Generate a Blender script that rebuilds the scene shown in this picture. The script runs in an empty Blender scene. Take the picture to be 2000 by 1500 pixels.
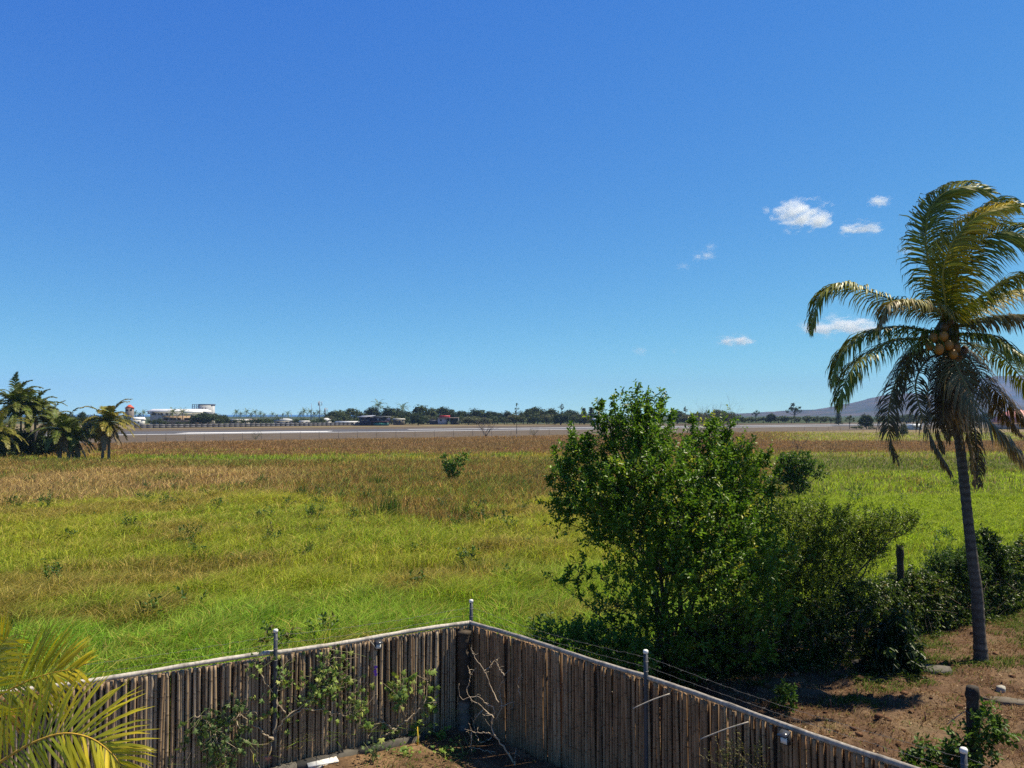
import bpy, math, random
import numpy as np
from mathutils import Vector

# ------------------------------------------------------------------ camera, world, sun, exposure
SC = bpy.context.scene
COL = SC.collection
R = math.radians
CAM_H = 5.7
TH = math.atan(60 / 1500.0)
cam_data = bpy.data.cameras.new('camera')
cam_data.sensor_width = 36.0
cam_data.lens = 27.0
cam_data.clip_start = 0.1
cam_data.clip_end = 120000.0
cam = bpy.data.objects.new('camera', cam_data)
COL.objects.link(cam)
cam.location = (0, 0, CAM_H)
cam.rotation_euler = (math.pi / 2 + TH, 0, 0)
SC.camera = cam

SUN_AZ = 72.0      # degrees clockwise from +Y (towards +X)
SUN_EL = 57.0
world = bpy.data.worlds.new('World')
SC.world = world
world.use_nodes = True
wn, wl = world.node_tree.nodes, world.node_tree.links
wn.clear()
SKY_K = 0.1
w_out = wn.new('ShaderNodeOutputWorld')
w_bg = wn.new('ShaderNodeBackground')
w_sky = wn.new('ShaderNodeTexSky')
w_sky.sky_type = 'NISHITA'
w_sky.sun_disc = False
w_sky.sun_elevation = R(SUN_EL)
w_sky.sun_rotation = R(SUN_AZ)
w_sky.altitude = 0.0
w_sky.air_density = 0.5
w_sky.dust_density = 0.0
w_sky.ozone_density = 5.0
w_bg.inputs['Strength'].default_value = SKY_K
# the sky is graded channel by channel (deep tropical blue) and darkens towards the zenith
w_sep = wn.new('ShaderNodeSeparateColor'); w_com = wn.new('ShaderNodeCombineColor')
wl.new(w_sky.outputs[0], w_sep.inputs[0])
for ch, (ga, gp_) in enumerate([(0.735, 1.17), (0.86, 0.88), (0.60, 0.262)]):
    m0 = wn.new('ShaderNodeMath'); m0.operation = 'MULTIPLY'; m0.inputs[1].default_value = SKY_K
    m1 = wn.new('ShaderNodeMath'); m1.operation = 'POWER'; m1.inputs[1].default_value = gp_
    m2 = wn.new('ShaderNodeMath'); m2.operation = 'MULTIPLY'; m2.inputs[1].default_value = ga / SKY_K
    wl.new(w_sep.outputs[ch], m0.inputs[0]); wl.new(m0.outputs[0], m1.inputs[0]); wl.new(m1.outputs[0], m2.inputs[0])
    wl.new(m2.outputs[0], w_com.inputs[ch])
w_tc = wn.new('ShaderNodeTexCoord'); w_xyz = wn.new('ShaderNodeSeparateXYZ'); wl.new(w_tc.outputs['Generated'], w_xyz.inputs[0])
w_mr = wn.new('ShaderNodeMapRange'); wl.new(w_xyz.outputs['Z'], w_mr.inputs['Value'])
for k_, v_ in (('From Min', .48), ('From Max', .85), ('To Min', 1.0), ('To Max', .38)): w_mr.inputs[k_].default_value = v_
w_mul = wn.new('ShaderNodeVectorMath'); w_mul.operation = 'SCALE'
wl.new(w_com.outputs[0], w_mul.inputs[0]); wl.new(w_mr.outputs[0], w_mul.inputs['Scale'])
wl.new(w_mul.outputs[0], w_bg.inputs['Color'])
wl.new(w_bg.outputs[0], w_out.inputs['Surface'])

sun_data = bpy.data.lights.new('sun', 'SUN')
sun_data.energy = 5.0
sun_data.angle = R(0.53)
sun_data.color = (1.0, 0.90, 0.70)
sun = bpy.data.objects.new('sun', sun_data)
COL.objects.link(sun)
SUNV = Vector((math.sin(R(SUN_AZ)) * math.cos(R(SUN_EL)), math.cos(R(SUN_AZ)) * math.cos(R(SUN_EL)), math.sin(R(SUN_EL))))
sun.rotation_euler = SUNV.to_track_quat('Z', 'Y').to_euler()
sun.location = (30, 10, 40)

SC.view_settings.view_transform = 'Standard'
SC.view_settings.look = 'None'
SC.view_settings.exposure = 0.65
SC.view_settings.gamma = 1.0
SC.render.engine = 'CYCLES'
SC.cycles.use_denoising = False
SC.cycles.max_bounces = 6
SC.cycles.diffuse_bounces = 3
SC.cycles.glossy_bounces = 2
SC.cycles.transmission_bounces = 4
SC.cycles.transparent_max_bounces = 8
SC.cycles.volume_bounces = 8
SC.cycles.caustics_reflective = False
SC.cycles.caustics_refractive = False


# ------------------------------------------------------------------ helpers
def ray(px, py):
    yv = (750 - py) / 1500.0
    return np.array([(px - 1000) / 1500.0, math.cos(TH) - yv * math.sin(TH), math.sin(TH) + yv * math.cos(TH)])


def P(px, py, Y):
    """photo pixel at distance Y in front of the balcony"""
    d = ray(px, py)
    return np.array([0, 0, CAM_H]) + d * (Y / d[1])


def G(px, py, z=0.0):
    d = ray(px, py)
    return np.array([0, 0, CAM_H]) + d * ((z - CAM_H) / d[2])


def fence_y(x):
    return 14.67 + 0.6 * x


def tag(o, label=None, cat=None, group=None, kind=None):
    if label: o['label'] = label
    if cat: o['category'] = cat
    if group: o['group'] = group
    if kind: o['kind'] = kind
    return o


def empty(name, loc, label=None, cat=None, group=None):
    o = bpy.data.objects.new(name, None)
    COL.objects.link(o)
    o.location = loc
    o.empty_display_size = 0.2
    return tag(o, label, cat, group)


def copy_tree(o, parent=None):
    c = o.copy()
    COL.objects.link(c)
    if parent is not None:
        c.parent = parent
    for ch in list(o.children):
        copy_tree(ch, c)
    return c


class MB:
    """collects vertices, faces and point colours; builds one mesh"""
    def __init__(s):
        s.v, s.q, s.t, s.c, s.n = [], [], [], [], 0

    def add(s, v, q=None, t=None, c=(0.5, 0.5, 0.5)):
        v = np.asarray(v, dtype=np.float32).reshape(-1, 3)
        c = np.asarray(c, dtype=np.float32)
        if c.ndim == 1:
            c = np.tile(c[None, :3], (len(v), 1))
        if q is not None and len(q): s.q.append(np.asarray(q, dtype=np.int64).reshape(-1, 4) + s.n)
        if t is not None and len(t): s.t.append(np.asarray(t, dtype=np.int64).reshape(-1, 3) + s.n)
        s.v.append(v); s.c.append(c[:, :3]); s.n += len(v)

    def tube(s, pts, rad, sides=6, c=(0.5, 0.5, 0.5), cap=True, jit=0.0, rng=None):
        pts = np.asarray(pts, dtype=float)
        n = len(pts)
        rad = np.full(n, rad, dtype=float) if np.isscalar(rad) else np.asarray(rad, dtype=float)
        T = np.gradient(pts, axis=0)
        T /= np.linalg.norm(T, axis=1)[:, None] + 1e-9
        ref = np.array([0, 0, 1.0]) if abs(T[:, 2]).mean() < 0.9 else np.array([1.0, 0, 0])
        A = np.cross(T, ref); A /= np.linalg.norm(A, axis=1)[:, None] + 1e-9
        B = np.cross(T, A)
        a = np.arange(sides) * 2 * math.pi / sides
        rr = rad[:, None] * (1 + (jit * (rng.random((n, sides)) - .5) if jit else 0))
        V = pts[:, None, :] + (A[:, None, :] * np.cos(a)[None, :, None] + B[:, None, :] * np.sin(a)[None, :, None]) * rr[:, :, None]
        V = V.reshape(-1, 3)
        i = np.arange(n - 1)[:, None] * sides
        j = np.arange(sides)[None, :]
        jn = (j + 1) % sides
        q = np.stack([i + j, i + jn, i + sides + jn, i + sides + j], -1).reshape(-1, 4)
        cc = np.asarray(c, dtype=np.float32)
        if cc.ndim == 2: cc = np.repeat(cc, sides, axis=0)
        t = None
        if cap:
            V = np.vstack([V, pts[0], pts[-1]])
            k0, k1 = n * sides, n * sides + 1
            jj = np.arange(sides); jn2 = (jj + 1) % sides
            t = np.vstack([np.stack([np.full(sides, k0), jn2, jj], -1), np.stack([np.full(sides, k1), (n - 1) * sides + jj, (n - 1) * sides + jn2], -1)])
            if cc.ndim == 2: cc = np.vstack([cc, cc[0], cc[-1]])
        s.add(V, q, t, cc)

    def box(s, lo, hi, c=(0.5, 0.5, 0.5), M=None, off=None):
        x0, y0, z0 = lo; x1, y1, z1 = hi
        V = np.array([[x0, y0, z0], [x1, y0, z0], [x1, y1, z0], [x0, y1, z0], [x0, y0, z1], [x1, y0, z1], [x1, y1, z1], [x0, y1, z1]], float)
        if M is not None: V = V @ np.asarray(M).T
        if off is not None: V = V + np.asarray(off)
        s.add(V, [[0, 3, 2, 1], [4, 5, 6, 7], [0, 1, 5, 4], [1, 2, 6, 5], [2, 3, 7, 6], [3, 0, 4, 7]], None, c)

    def quad(s, a, b, c_, d, c=(0.5, 0.5, 0.5)):
        s.add([a, b, c_, d], [[0, 1, 2, 3]], None, c)

    def build(s, name, mat, parent=None, smooth=False, loc=None):
        """loc: the vertices are world positions and the object's origin goes to loc"""
        V = np.concatenate(s.v) if s.v else np.zeros((0, 3), np.float32)
        C = np.concatenate(s.c) if s.c else np.zeros((0, 3), np.float32)
        if loc is not None: V = V - np.asarray(loc, dtype=np.float32)
        q = np.concatenate(s.q) if s.q else np.zeros((0, 4), np.int64)
        t = np.concatenate(s.t) if s.t else np.zeros((0, 3), np.int64)
        me = bpy.data.meshes.new(name)
        me.vertices.add(len(V)); me.vertices.foreach_set('co', V.astype(np.float32).ravel())
        nl = q.size + t.size
        me.loops.add(nl)
        me.loops.foreach_set('vertex_index', np.concatenate([q.ravel(), t.ravel()]).astype(np.int32))
        me.polygons.add(len(q) + len(t))
        starts = np.concatenate([np.arange(len(q)) * 4, q.size + np.arange(len(t)) * 3]).astype(np.int32)
        me.polygons.foreach_set('loop_start', starts)
        me.update(calc_edges=True)
        at = me.attributes.new('Col', 'FLOAT_COLOR', 'POINT')
        at.data.foreach_set('color', np.hstack([C, np.ones((len(C), 1), np.float32)]).astype(np.float32).ravel())
        if smooth:
            me.polygons.foreach_set('use_smooth', np.ones(len(me.polygons), dtype=bool))
        me.materials.append(mat)
        o = bpy.data.objects.new(name, me)
        COL.objects.link(o)
        if parent is not None: o.parent = parent
        if loc is not None and parent is None: o.location = tuple(float(a) for a in loc)
        return o


def smooth_path(pts, n=40):
    pts = np.asarray(pts, float)
    k = len(pts)
    ext = np.vstack([2 * pts[0] - pts[1], pts, 2 * pts[-1] - pts[-2]])
    u = np.linspace(0, k - 1 - 1e-6, n)
    i = u.astype(int); f = (u - i)[:, None]
    p0, p1, p2, p3 = ext[i], ext[i + 1], ext[i + 2], ext[i + 3]
    return 0.5 * ((2 * p1) + (-p0 + p2) * f + (2 * p0 - 5 * p1 + 4 * p2 - p3) * f ** 2 + (-p0 + 3 * p1 - 3 * p2 + p3) * f ** 3)


def nrm(a):
    return a / (np.linalg.norm(a, axis=-1, keepdims=True) + 1e-9)


_TAB = np.random.default_rng(5).random((256, 256))


def vnoise(x, y, s=0):
    x = np.asarray(x) + 17.3 * s; y = np.asarray(y) + 9.1 * s
    xi = np.floor(x).astype(int); yi = np.floor(y).astype(int)
    fx = x - xi; fy = y - yi
    fx = fx * fx * (3 - 2 * fx); fy = fy * fy * (3 - 2 * fy)
    a = _TAB[xi % 256, yi % 256]; b = _TAB[(xi + 1) % 256, yi % 256]
    c = _TAB[xi % 256, (yi + 1) % 256]; d = _TAB[(xi + 1) % 256, (yi + 1) % 256]
    return (a * (1 - fx) + b * fx) * (1 - fy) + (c * (1 - fx) + d * fx) * fy


def fbm(x, y, s=0, o=3):
    r, w, t = 0, 1.0, 0
    for k in range(o):
        r = r + w * vnoise(x * 2 ** k, y * 2 ** k, s + 3 * k); t += w; w *= 0.5
    return r / t


def sstep(a, b, x):
    t = np.clip((x - a) / (b - a), 0, 1)
    return t * t * (3 - 2 * t)


def lerp(a, b, t):
    return np.asarray(a) * (1 - t) + np.asarray(b) * t


# ------------------------------------------------------------------ materials
def new_mat(name):
    m = bpy.data.materials.new(name)
    m.use_nodes = True
    nt = m.node_tree
    nt.nodes.clear()
    out = nt.nodes.new('ShaderNodeOutputMaterial')
    return m, nt.nodes, nt.links, out


def noise_node(n, l, scale, detail=4, vec=None, rough=0.55):
    t = n.new('ShaderNodeTexNoise')
    t.inputs['Scale'].default_value = scale
    t.inputs['Detail'].default_value = detail
    t.inputs['Roughness'].default_value = rough
    if vec is not None: l.new(vec, t.inputs['Vector'])
    return t


def mix_col(n, l, fac, a, b, mode='MIX'):
    m = n.new('ShaderNodeMix'); m.data_type = 'RGBA'; m.blend_type = mode
    for v, s in ((fac, m.inputs[0]), (a, m.inputs[6]), (b, m.inputs[7])):
        if isinstance(v, (int, float)): s.default_value = v
        elif isinstance(v, tuple): s.default_value = (*v[:3], 1)
        else: l.new(v, s)
    return m.outputs[2]


def ramp(n, l, fac, stops):
    r = n.new('ShaderNodeValToRGB')
    e = r.color_ramp.elements
    while len(e) > 1: e.remove(e[-1])
    e[0].position = stops[0][0]; e[0].color = (*stops[0][1], 1)
    for p, c in stops[1:]:
        k = e.new(p); k.color = (*c, 1)
    l.new(fac, r.inputs[0])
    return r.outputs[0]


def leaf_mat(name, rough=0.5, spec=0.35, trans=0.3, tint=(1.15, 1.25, 0.6)):
    m, n, l, out = new_mat(name)
    a = n.new('ShaderNodeAttribute'); a.attribute_name = 'Col'
    b = n.new('ShaderNodeBsdfPrincipled')
    b.inputs['Roughness'].default_value = rough
    b.inputs['Specular IOR Level'].default_value = spec
    l.new(a.outputs['Color'], b.inputs['Base Color'])
    if trans > 0:
        t = n.new('ShaderNodeBsdfTranslucent')
        l.new(mix_col(n, l, 1.0, a.outputs['Color'], tint, 'MULTIPLY'), t.inputs['Color'])
        mx = n.new('ShaderNodeMixShader'); mx.inputs[0].default_value = trans
        l.new(b.outputs[0], mx.inputs[1]); l.new(t.outputs[0], mx.inputs[2])
        l.new(mx.outputs[0], out.inputs['Surface'])
    else:
        l.new(b.outputs[0], out.inputs['Surface'])
    return m


def attr_mat(name, rough=0.8, nscale=20, namp=0.35, stretch=None, bump=0.3, spec=0.3, metallic=0.0):
    """point colour broken up by noise, with a bump"""
    m, n, l, out = new_mat(name)
    a = n.new('ShaderNodeAttribute'); a.attribute_name = 'Col'
    tc = n.new('ShaderNodeTexCoord')
    vec = tc.outputs['Object']
    if stretch:
        mp = n.new('ShaderNodeMapping'); mp.inputs['Scale'].default_value = stretch
        l.new(vec, mp.inputs['Vector']); vec = mp.outputs[0]
    t = noise_node(n, l, nscale, 5, vec)
    v = ramp(n, l, t.outputs['Fac'], [(0.25, (1 - namp,) * 3), (0.75, (1 + namp,) * 3)])
    c = mix_col(n, l, 1.0, a.outputs['Color'], v, 'MULTIPLY')
    b = n.new('ShaderNodeBsdfPrincipled')
    b.inputs['Roughness'].default_value = rough
    b.inputs['Specular IOR Level'].default_value = spec
    b.inputs['Metallic'].default_value = metallic
    l.new(c, b.inputs['Base Color'])
    if bump:
        bp = n.new('ShaderNodeBump'); bp.inputs['Strength'].default_value = bump; bp.inputs['Distance'].default_value = 0.01
        l.new(t.outputs['Fac'], bp.inputs['Height']); l.new(bp.outputs[0], b.inputs['Normal'])
    l.new(b.outputs[0], out.inputs['Surface'])
    return m


M = {}
M['grass'] = leaf_mat('grass_blade', rough=0.6, spec=0.06, trans=0.38)
M['reed'] = leaf_mat('dry_grass_blade', rough=0.8, spec=0.04, trans=0.25, tint=(1.1, 1.0, 0.7))
M['leaf'] = leaf_mat('glossy_leaf', rough=0.38, spec=0.32, trans=0.38)
M['softleaf'] = leaf_mat('soft_leaf', rough=0.55, spec=0.3, trans=0.3)
M['palmleaf'] = leaf_mat('palm_leaf', rough=0.42, spec=0.22, trans=0.17, tint=(1.2, 1.2, 0.5))
M['youngleaf'] = leaf_mat('young_palm_leaf', rough=0.42, spec=0.4, trans=0.42, tint=(1.2, 1.2, 0.5))
M['farleaf'] = leaf_mat('distant_leaf', rough=0.7, spec=0.15, trans=0.15)
M['bark'] = attr_mat('bark', 0.9, 14, 0.4, None, 0.6)
M['twig'] = attr_mat('dry_twig', 0.9, 40, 0.3, None, 0.2)
M['bamboo'] = attr_mat('weathered_bamboo', 0.75, 22, 0.45, (1, 1, 0.12), 0.25)
M['steel'] = attr_mat('galvanised_steel', 0.55, 30, 0.25, None, 0.05, 0.4, 0.25)
M['paint'] = attr_mat('painted_surface', 0.7, 1.2, 0.12, None, 0.0)
M['roof'] = attr_mat('sheet_roofing', 0.5, 0.6, 0.1, None, 0.0)
M['glass'] = attr_mat('dark_glazing', 0.2, 1.0, 0.1, None, 0.0, 0.5)
M['concrete'] = attr_mat('rough_concrete', 0.9, 9, 0.3, None, 0.4)
M['plastic'] = attr_mat('weathered_plastic', 0.5, 15, 0.15, None, 0.05)
M['coconut'] = attr_mat('coconut_husk', 0.45, 12, 0.2, None, 0.1, 0.4)
M['soilclod'] = attr_mat('soil_clod', 1.0, 12, 0.4, None, 0.8, 0.05)


def ground_mat():
    m, n, l, out = new_mat('field_ground')
    g = n.new('ShaderNodeNewGeometry')
    sep = n.new('ShaderNodeSeparateXYZ'); l.new(g.outputs['Position'], sep.inputs[0])
    mr = n.new('ShaderNodeMapRange'); mr.inputs['From Min'].default_value = 30; mr.inputs['From Max'].default_value = 130
    l.new(sep.outputs['Y'], mr.inputs['Value'])
    t1 = noise_node(n, l, 0.06, 5, g.outputs['Position'])
    t2 = noise_node(n, l, 1.6, 5, g.outputs['Position'])
    near = ramp(n, l, t2.outputs['Fac'], [(0.3, (0.035, 0.045, 0.012)), (0.7, (0.085, 0.085, 0.025))])
    far = ramp(n, l, t1.outputs['Fac'], [(0.3, (0.15, 0.115, 0.065)), (0.5, (0.20, 0.155, 0.09)), (0.7, (0.13, 0.125, 0.05))])
    c = mix_col(n, l, mr.outputs[0], near, far)
    m2 = n.new('ShaderNodeMapRange'); m2.inputs['From Min'].default_value = 440; m2.inputs['From Max'].default_value = 520
    l.new(sep.outputs['Y'], m2.inputs['Value'])
    c = mix_col(n, l, m2.outputs[0], c, (0.045, 0.06, 0.025))
    b = n.new('ShaderNodeBsdfPrincipled'); b.inputs['Roughness'].default_value = 1.0
    b.inputs['Specular IOR Level'].default_value = 0.05
    l.new(c, b.inputs['Base Color'])
    l.new(b.outputs[0], out.inputs['Surface'])
    return m


def soil_mat(name, stops, s1=1.1, s2=14.0, bump=0.7):
    m, n, l, out = new_mat(name)
    g = n.new('ShaderNodeNewGeometry')
    t1 = noise_node(n, l, s1, 6, g.outputs['Position'], 0.6)
    t2 = noise_node(n, l, s2, 6, g.outputs['Position'], 0.7)
    c = ramp(n, l, t1.outputs['Fac'], stops)
    v = ramp(n, l, t2.outputs['Fac'], [(0.25, (0.45,) * 3), (0.75, (1.45,) * 3)])
    c2 = mix_col(n, l, 1.0, c, v, 'MULTIPLY')
    b = n.new('ShaderNodeBsdfPrincipled'); b.inputs['Roughness'].default_value = 1.0
    b.inputs['Specular IOR Level'].default_value = 0.05
    l.new(c2, b.inputs['Base Color'])
    bp = n.new('ShaderNodeBump'); bp.inputs['Strength'].default_value = bump; bp.inputs['Distance'].default_value = 0.04
    l.new(t2.outputs['Fac'], bp.inputs['Height']); l.new(bp.outputs[0], b.inputs['Normal'])
    l.new(b.outputs[0], out.inputs['Surface'])
    return m


def tarmac_mat(name, a, bcol, sc=0.05):
    m, n, l, out = new_mat(name)
    g = n.new('ShaderNodeNewGeometry')
    t = noise_node(n, l, sc, 6, g.outputs['Position'])
    c = ramp(n, l, t.outputs['Fac'], [(0.3, a), (0.7, bcol)])
    b = n.new('ShaderNodeBsdfPrincipled'); b.inputs['Roughness'].default_value = 0.85
    b.inputs['Specular IOR Level'].default_value = 0.2
    l.new(c, b.inputs['Base Color']); l.new(b.outputs[0], out.inputs['Surface'])
    return m


def sea_mat():
    m, n, l, out = new_mat('sea_water')
    g = n.new('ShaderNodeNewGeometry')
    t = noise_node(n, l, 0.02, 3, g.outputs['Position'])
    b = n.new('ShaderNodeBsdfPrincipled')
    b.inputs['Base Color'].default_value = (0.02, 0.10, 0.22, 1)
    b.inputs['Roughness'].default_value = 0.35
    b.inputs['Specular IOR Level'].default_value = 0.4
    bp = n.new('ShaderNodeBump'); bp.inputs['Strength'].default_value = 0.4; bp.inputs['Distance'].default_value = 1.0
    l.new(t.outputs['Fac'], bp.inputs['Height']); l.new(bp.outputs[0], b.inputs['Normal'])
    l.new(b.outputs[0], out.inputs['Surface'])
    return m


def hill_mat():
    m, n, l, out = new_mat('hill_scrub')
    g = n.new('ShaderNodeNewGeometry')
    t = noise_node(n, l, 0.006, 7, g.outputs['Position'], 0.65)
    c = ramp(n, l, t.outputs['Fac'], [(0.32, (0.02, 0.035, 0.018)), (0.48, (0.055, 0.05, 0.04)), (0.62, (0.11, 0.08, 0.06)), (0.75, (0.15, 0.11, 0.085))])
    b = n.new('ShaderNodeBsdfPrincipled'); b.inputs['Roughness'].default_value = 1.0
    b.inputs['Specular IOR Level'].default_value = 0.0
    l.new(c, b.inputs['Base Color']); l.new(b.outputs[0], out.inputs['Surface'])
    return m


# ------------------------------------------------------------------ setting: ground, sea, hills, runway
b = MB()
S = 40000.0
b.quad((-S, -400, 0), (S, -400, 0), (S, S, 0), (-S, S, 0))
tag(b.build('ground', ground_mat()), kind='structure')

b = MB()
b.quad((-S, 2300, 0.05), (250, 2300, 0.05), (900, S - 1, 0.05), (-S, S - 1, 0.05))
tag(b.build('sea', sea_mat()), kind='structure')

RWY = lambda x, off: 214 + 0.62 * (x + 104.7) + off


def strip(name, x0, x1, o0, o1, z, mat):
    b = MB()
    xs = np.linspace(x0, x1, 40)
    a = np.stack([xs, RWY(xs, o0), np.full(40, z)], 1); c = np.stack([xs, RWY(xs, o1), np.full(40, z)], 1)
    i = np.arange(39)
    b.add(np.vstack([a, c]), np.stack([i, i + 1, i + 41, i + 40], 1))
    return tag(b.build(name, mat), kind='structure')


M['tarmac'] = tarmac_mat('runway_asphalt', (0.062, 0.062, 0.072), (0.10, 0.097, 0.104))
M['pale'] = tarmac_mat('pale_concrete', (0.42, 0.42, 0.43), (0.55, 0.54, 0.53))
M['white'] = tarmac_mat('white_marking', (0.75, 0.75, 0.76), (0.85, 0.85, 0.85))
M['shoulder'] = tarmac_mat('mown_verge', (0.072, 0.055, 0.038), (0.125, 0.092, 0.056), 0.2)
strip('verge', -600, 500, -75, 120, 0.015, M['shoulder'])
strip('runway', -700, 500, 0, 62, 0.03, M['tarmac'])
strip('runway_edge_strip', -700, 160, 3, 9, 0.045, M['pale'])
strip('runway_marking', -102, -62, 17, 27, 0.045, M['white'])
strip('taxiway_strip', -40, 300, 38, 46, 0.045, M['pale'])


def hill(name, prof, D, depth, seed):
    """a ridge of real relief: crest line at distance D, sides falling off over `depth` metres"""
    prof = np.array(prof, float)
    nx, ny = 240, 60
    px = np.linspace(prof[0, 0], prof[-1, 0], nx)
    h = np.interp(px, prof[:, 0], 810 - prof[:, 1]) / 1500 * D
    X = (px - 1000) / 1500 * D
    v = np.linspace(-1, 1, ny)
    XX, VV = np.meshgrid(X, v)
    HH = np.tile(h, (ny, 1))
    ridg = 1 - np.abs(2 * fbm(XX / 420 + VV * .25, VV * 1.1 + 3, seed, 4) - 1)
    prof_d = np.cos(VV * math.pi / 2) ** 1.2
    Z = HH * prof_d * (0.72 + 0.34 * ridg * (1 - 0.75 * np.exp(-(VV / .15) ** 2)) + 0.28 * np.exp(-(VV / .15) ** 2))
    Z += (fbm(XX / 60, VV * 9, seed + 4, 3) - .5) * 10 * (HH > 15) * prof_d
    V = np.stack([XX, D + VV * depth, np.maximum(Z, -2)], -1).reshape(-1, 3)
    i = np.arange(ny - 1)[:, None] * nx; j = np.arange(nx - 1)[None, :]
    q = np.stack([i + j, i + j + 1, i + nx + j + 1, i + nx + j], -1).reshape(-1, 4)
    b = MB(); b.add(V, q)
    return tag(b.build(name, M['hill'], smooth=True), kind='structure')


M['hill'] = hill_mat()
hill('hills', [(1330, 812), (1380, 809), (1430, 806), (1480, 805), (1520, 802), (1560, 800), (1600, 799), (1640, 792), (1680, 785), (1710, 777),
               (1740, 769), (1780, 768), (1800, 773), (1840, 778), (1900, 783), (2000, 793), (2150, 803), (2400, 811)], 4200, 900, 1)
hill('hills', [(1740, 806), (1800, 788), (1850, 772), (1900, 752), (1940, 740), (1975, 737), (2010, 735), (2080, 728), (2200, 742), (2400, 790), (2600, 811)], 6200, 1100, 7)

# ------------------------------------------------------------------ yard and neighbouring plot
CORNER = np.array([-0.8, 14.2])
RF = [np.array([-0.77, 14.24]), np.array([1.98, 11.30]), np.array([4.66, 8.03]), np.array([7.0, 5.2])]   # right fence, bay by bay
LF = [np.array([-0.77, 14.24]), np.array([-3.80, 12.42]), np.array([-7.3, 10.42]), np.array([-11.0, 8.3])]


def rf_dist(x, y):
    """signed distance from the right fence; positive on the neighbour's side"""
    d = RF[2] - RF[0]; d = d / np.linalg.norm(d)
    return (x - RF[0][0]) * (-d[1]) + (y - RF[0][1]) * d[0]


def relief(x, y):
    return 0.10 * fbm(x * .8, y * .8, 2, 3) + 0.10 * sstep(.55, .8, fbm(x * 1.9, y * 1.9, 8, 3)) + 0.05 * fbm(x * 6, y * 6, 5, 2)


def patch(name, x0, x1, y0, y1, keep, step, mat, zf):
    xs = np.arange(x0, x1, step); ys = np.arange(y0, y1, step)
    X, Y = np.meshgrid(xs, ys)
    Z = zf(X, Y)
    ny, nx = X.shape
    ok = keep(X, Y)
    i = np.arange(ny - 1)[:, None] * nx; j = np.arange(nx - 1)[None, :]
    q = np.stack([i + j, i + j + 1, i + nx + j + 1, i + nx + j], -1).reshape(-1, 4)
    k = ok.ravel()
    q = q[k[q].all(1)]
    b = MB(); b.add(np.stack([X, Y, Z], -1).reshape(-1, 3), q)
    return tag(b.build(name, mat, smooth=True), kind='structure')


M['plot'] = soil_mat('dry_plot_soil', [(0.3, (0.055, 0.033, 0.022)), (0.45, (0.12, 0.073, 0.046)), (0.6, (0.165, 0.11, 0.068)), (0.75, (0.135, 0.11, 0.058))], 0.9, 11, 0.9)
M['yard'] = soil_mat('yard_soil', [(0.3, (0.07, 0.045, 0.028)), (0.55, (0.20, 0.125, 0.07)), (0.75, (0.27, 0.18, 0.105))], 1.3, 13, 0.8)
patch('plot_soil', -1, 40, 0, 40, lambda X, Y: (rf_dist(X, Y) > -0.02) & (Y < fence_y(X) + 1.0), 0.09, M['plot'], lambda X, Y: 0.02 + relief(X, Y))
patch('yard_soil', -14, 9, -2, 15, lambda X, Y: (rf_dist(X, Y) < 0.06) & (Y < fence_y(X) + 0.05), 0.09, M['yard'], lambda X, Y: 0.015 + 0.5 * relief(X + 40, Y))


# ------------------------------------------------------------------ grass
def blades(rng, x, y, z, h, w, lean, col, tipcol):
    """arched blades: base pair, middle pair, tip; vectorised"""
    n = len(x)
    az = rng.random(n) * 2 * math.pi
    face = rng.random(n) * 2 * math.pi
    la = lean * (0.35 + rng.random(n))
    dx = np.cos(az) * la + 0.30 * lean; dy = np.sin(az) * la
    p = np.stack([x, y, z], 1)
    d = np.stack([dx, dy, np.zeros(n)], 1) * h[:, None]
    up = np.zeros((n, 3)); up[:, 2] = h
    wv = np.stack([np.cos(face), np.sin(face), np.zeros(n)], 1) * (w / 2)[:, None]
    m = p + up * 0.58 + d * 0.28
    t = p + up * (1 - 0.22 * np.minimum(la, 1.5))[:, None] + d
    V = np.stack([p - wv * .8, p + wv * .8, m + wv, m - wv, t], 1).reshape(-1, 3)
    k = np.arange(n)[:, None] * 5
    q = k + np.array([[0, 1, 2, 3]]); tr = k + np.array([[3, 2, 4]])
    C = np.stack([col, col, lerp(col, tipcol, .5), lerp(col, tipcol, .5), tipcol], 1).reshape(-1, 3)
    return V, q, tr, C


def sample_ring(rng, n, y0, y1, spread=0.82, power=1.0):
    n = int(n * 1.1)
    u = rng.random(n)
    Y = np.sqrt(y0 ** 2 + u * (y1 ** 2 - y0 ** 2)) if power == 1.0 else y0 * (y1 / y0) ** u
    X = (rng.random(n) * 2 - 1) * (spread * Y + 2.5)
    return X, Y


rng = np.random.default_rng(11)
GREEN = np.array([0.24, 0.39, 0.028]); LUSH = np.array([0.115, 0.36, 0.026]); YEL = np.array([0.41, 0.45, 0.045])
OLIVE = np.array([0.20, 0.185, 0.045]); STRAW = np.array([0.62, 0.44, 0.16]); BROWN = np.array([0.46, 0.265, 0.08]); DARKB = np.array([0.10, 0.07, 0.035])
PINK = np.array([0.44, 0.28, 0.165]); RUST = np.array([0.36, 0.205, 0.105])


def reed_edge(x, Y):
    """where the green meadow gives way to the brown band (distance in metres)"""
    s = x / Y
    e = np.interp(s, [-.8, -.667, -.5, -.4, -.27, -.2, -.1, 0.0, .06, .2, .33, .5, .8], [46, 46, 50, 55, 52, 45, 40, 46, 55, 60, 50, 53, 60])
    return e + 9 * (fbm(x / 6, Y / 6, 21, 3) - .5)


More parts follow.
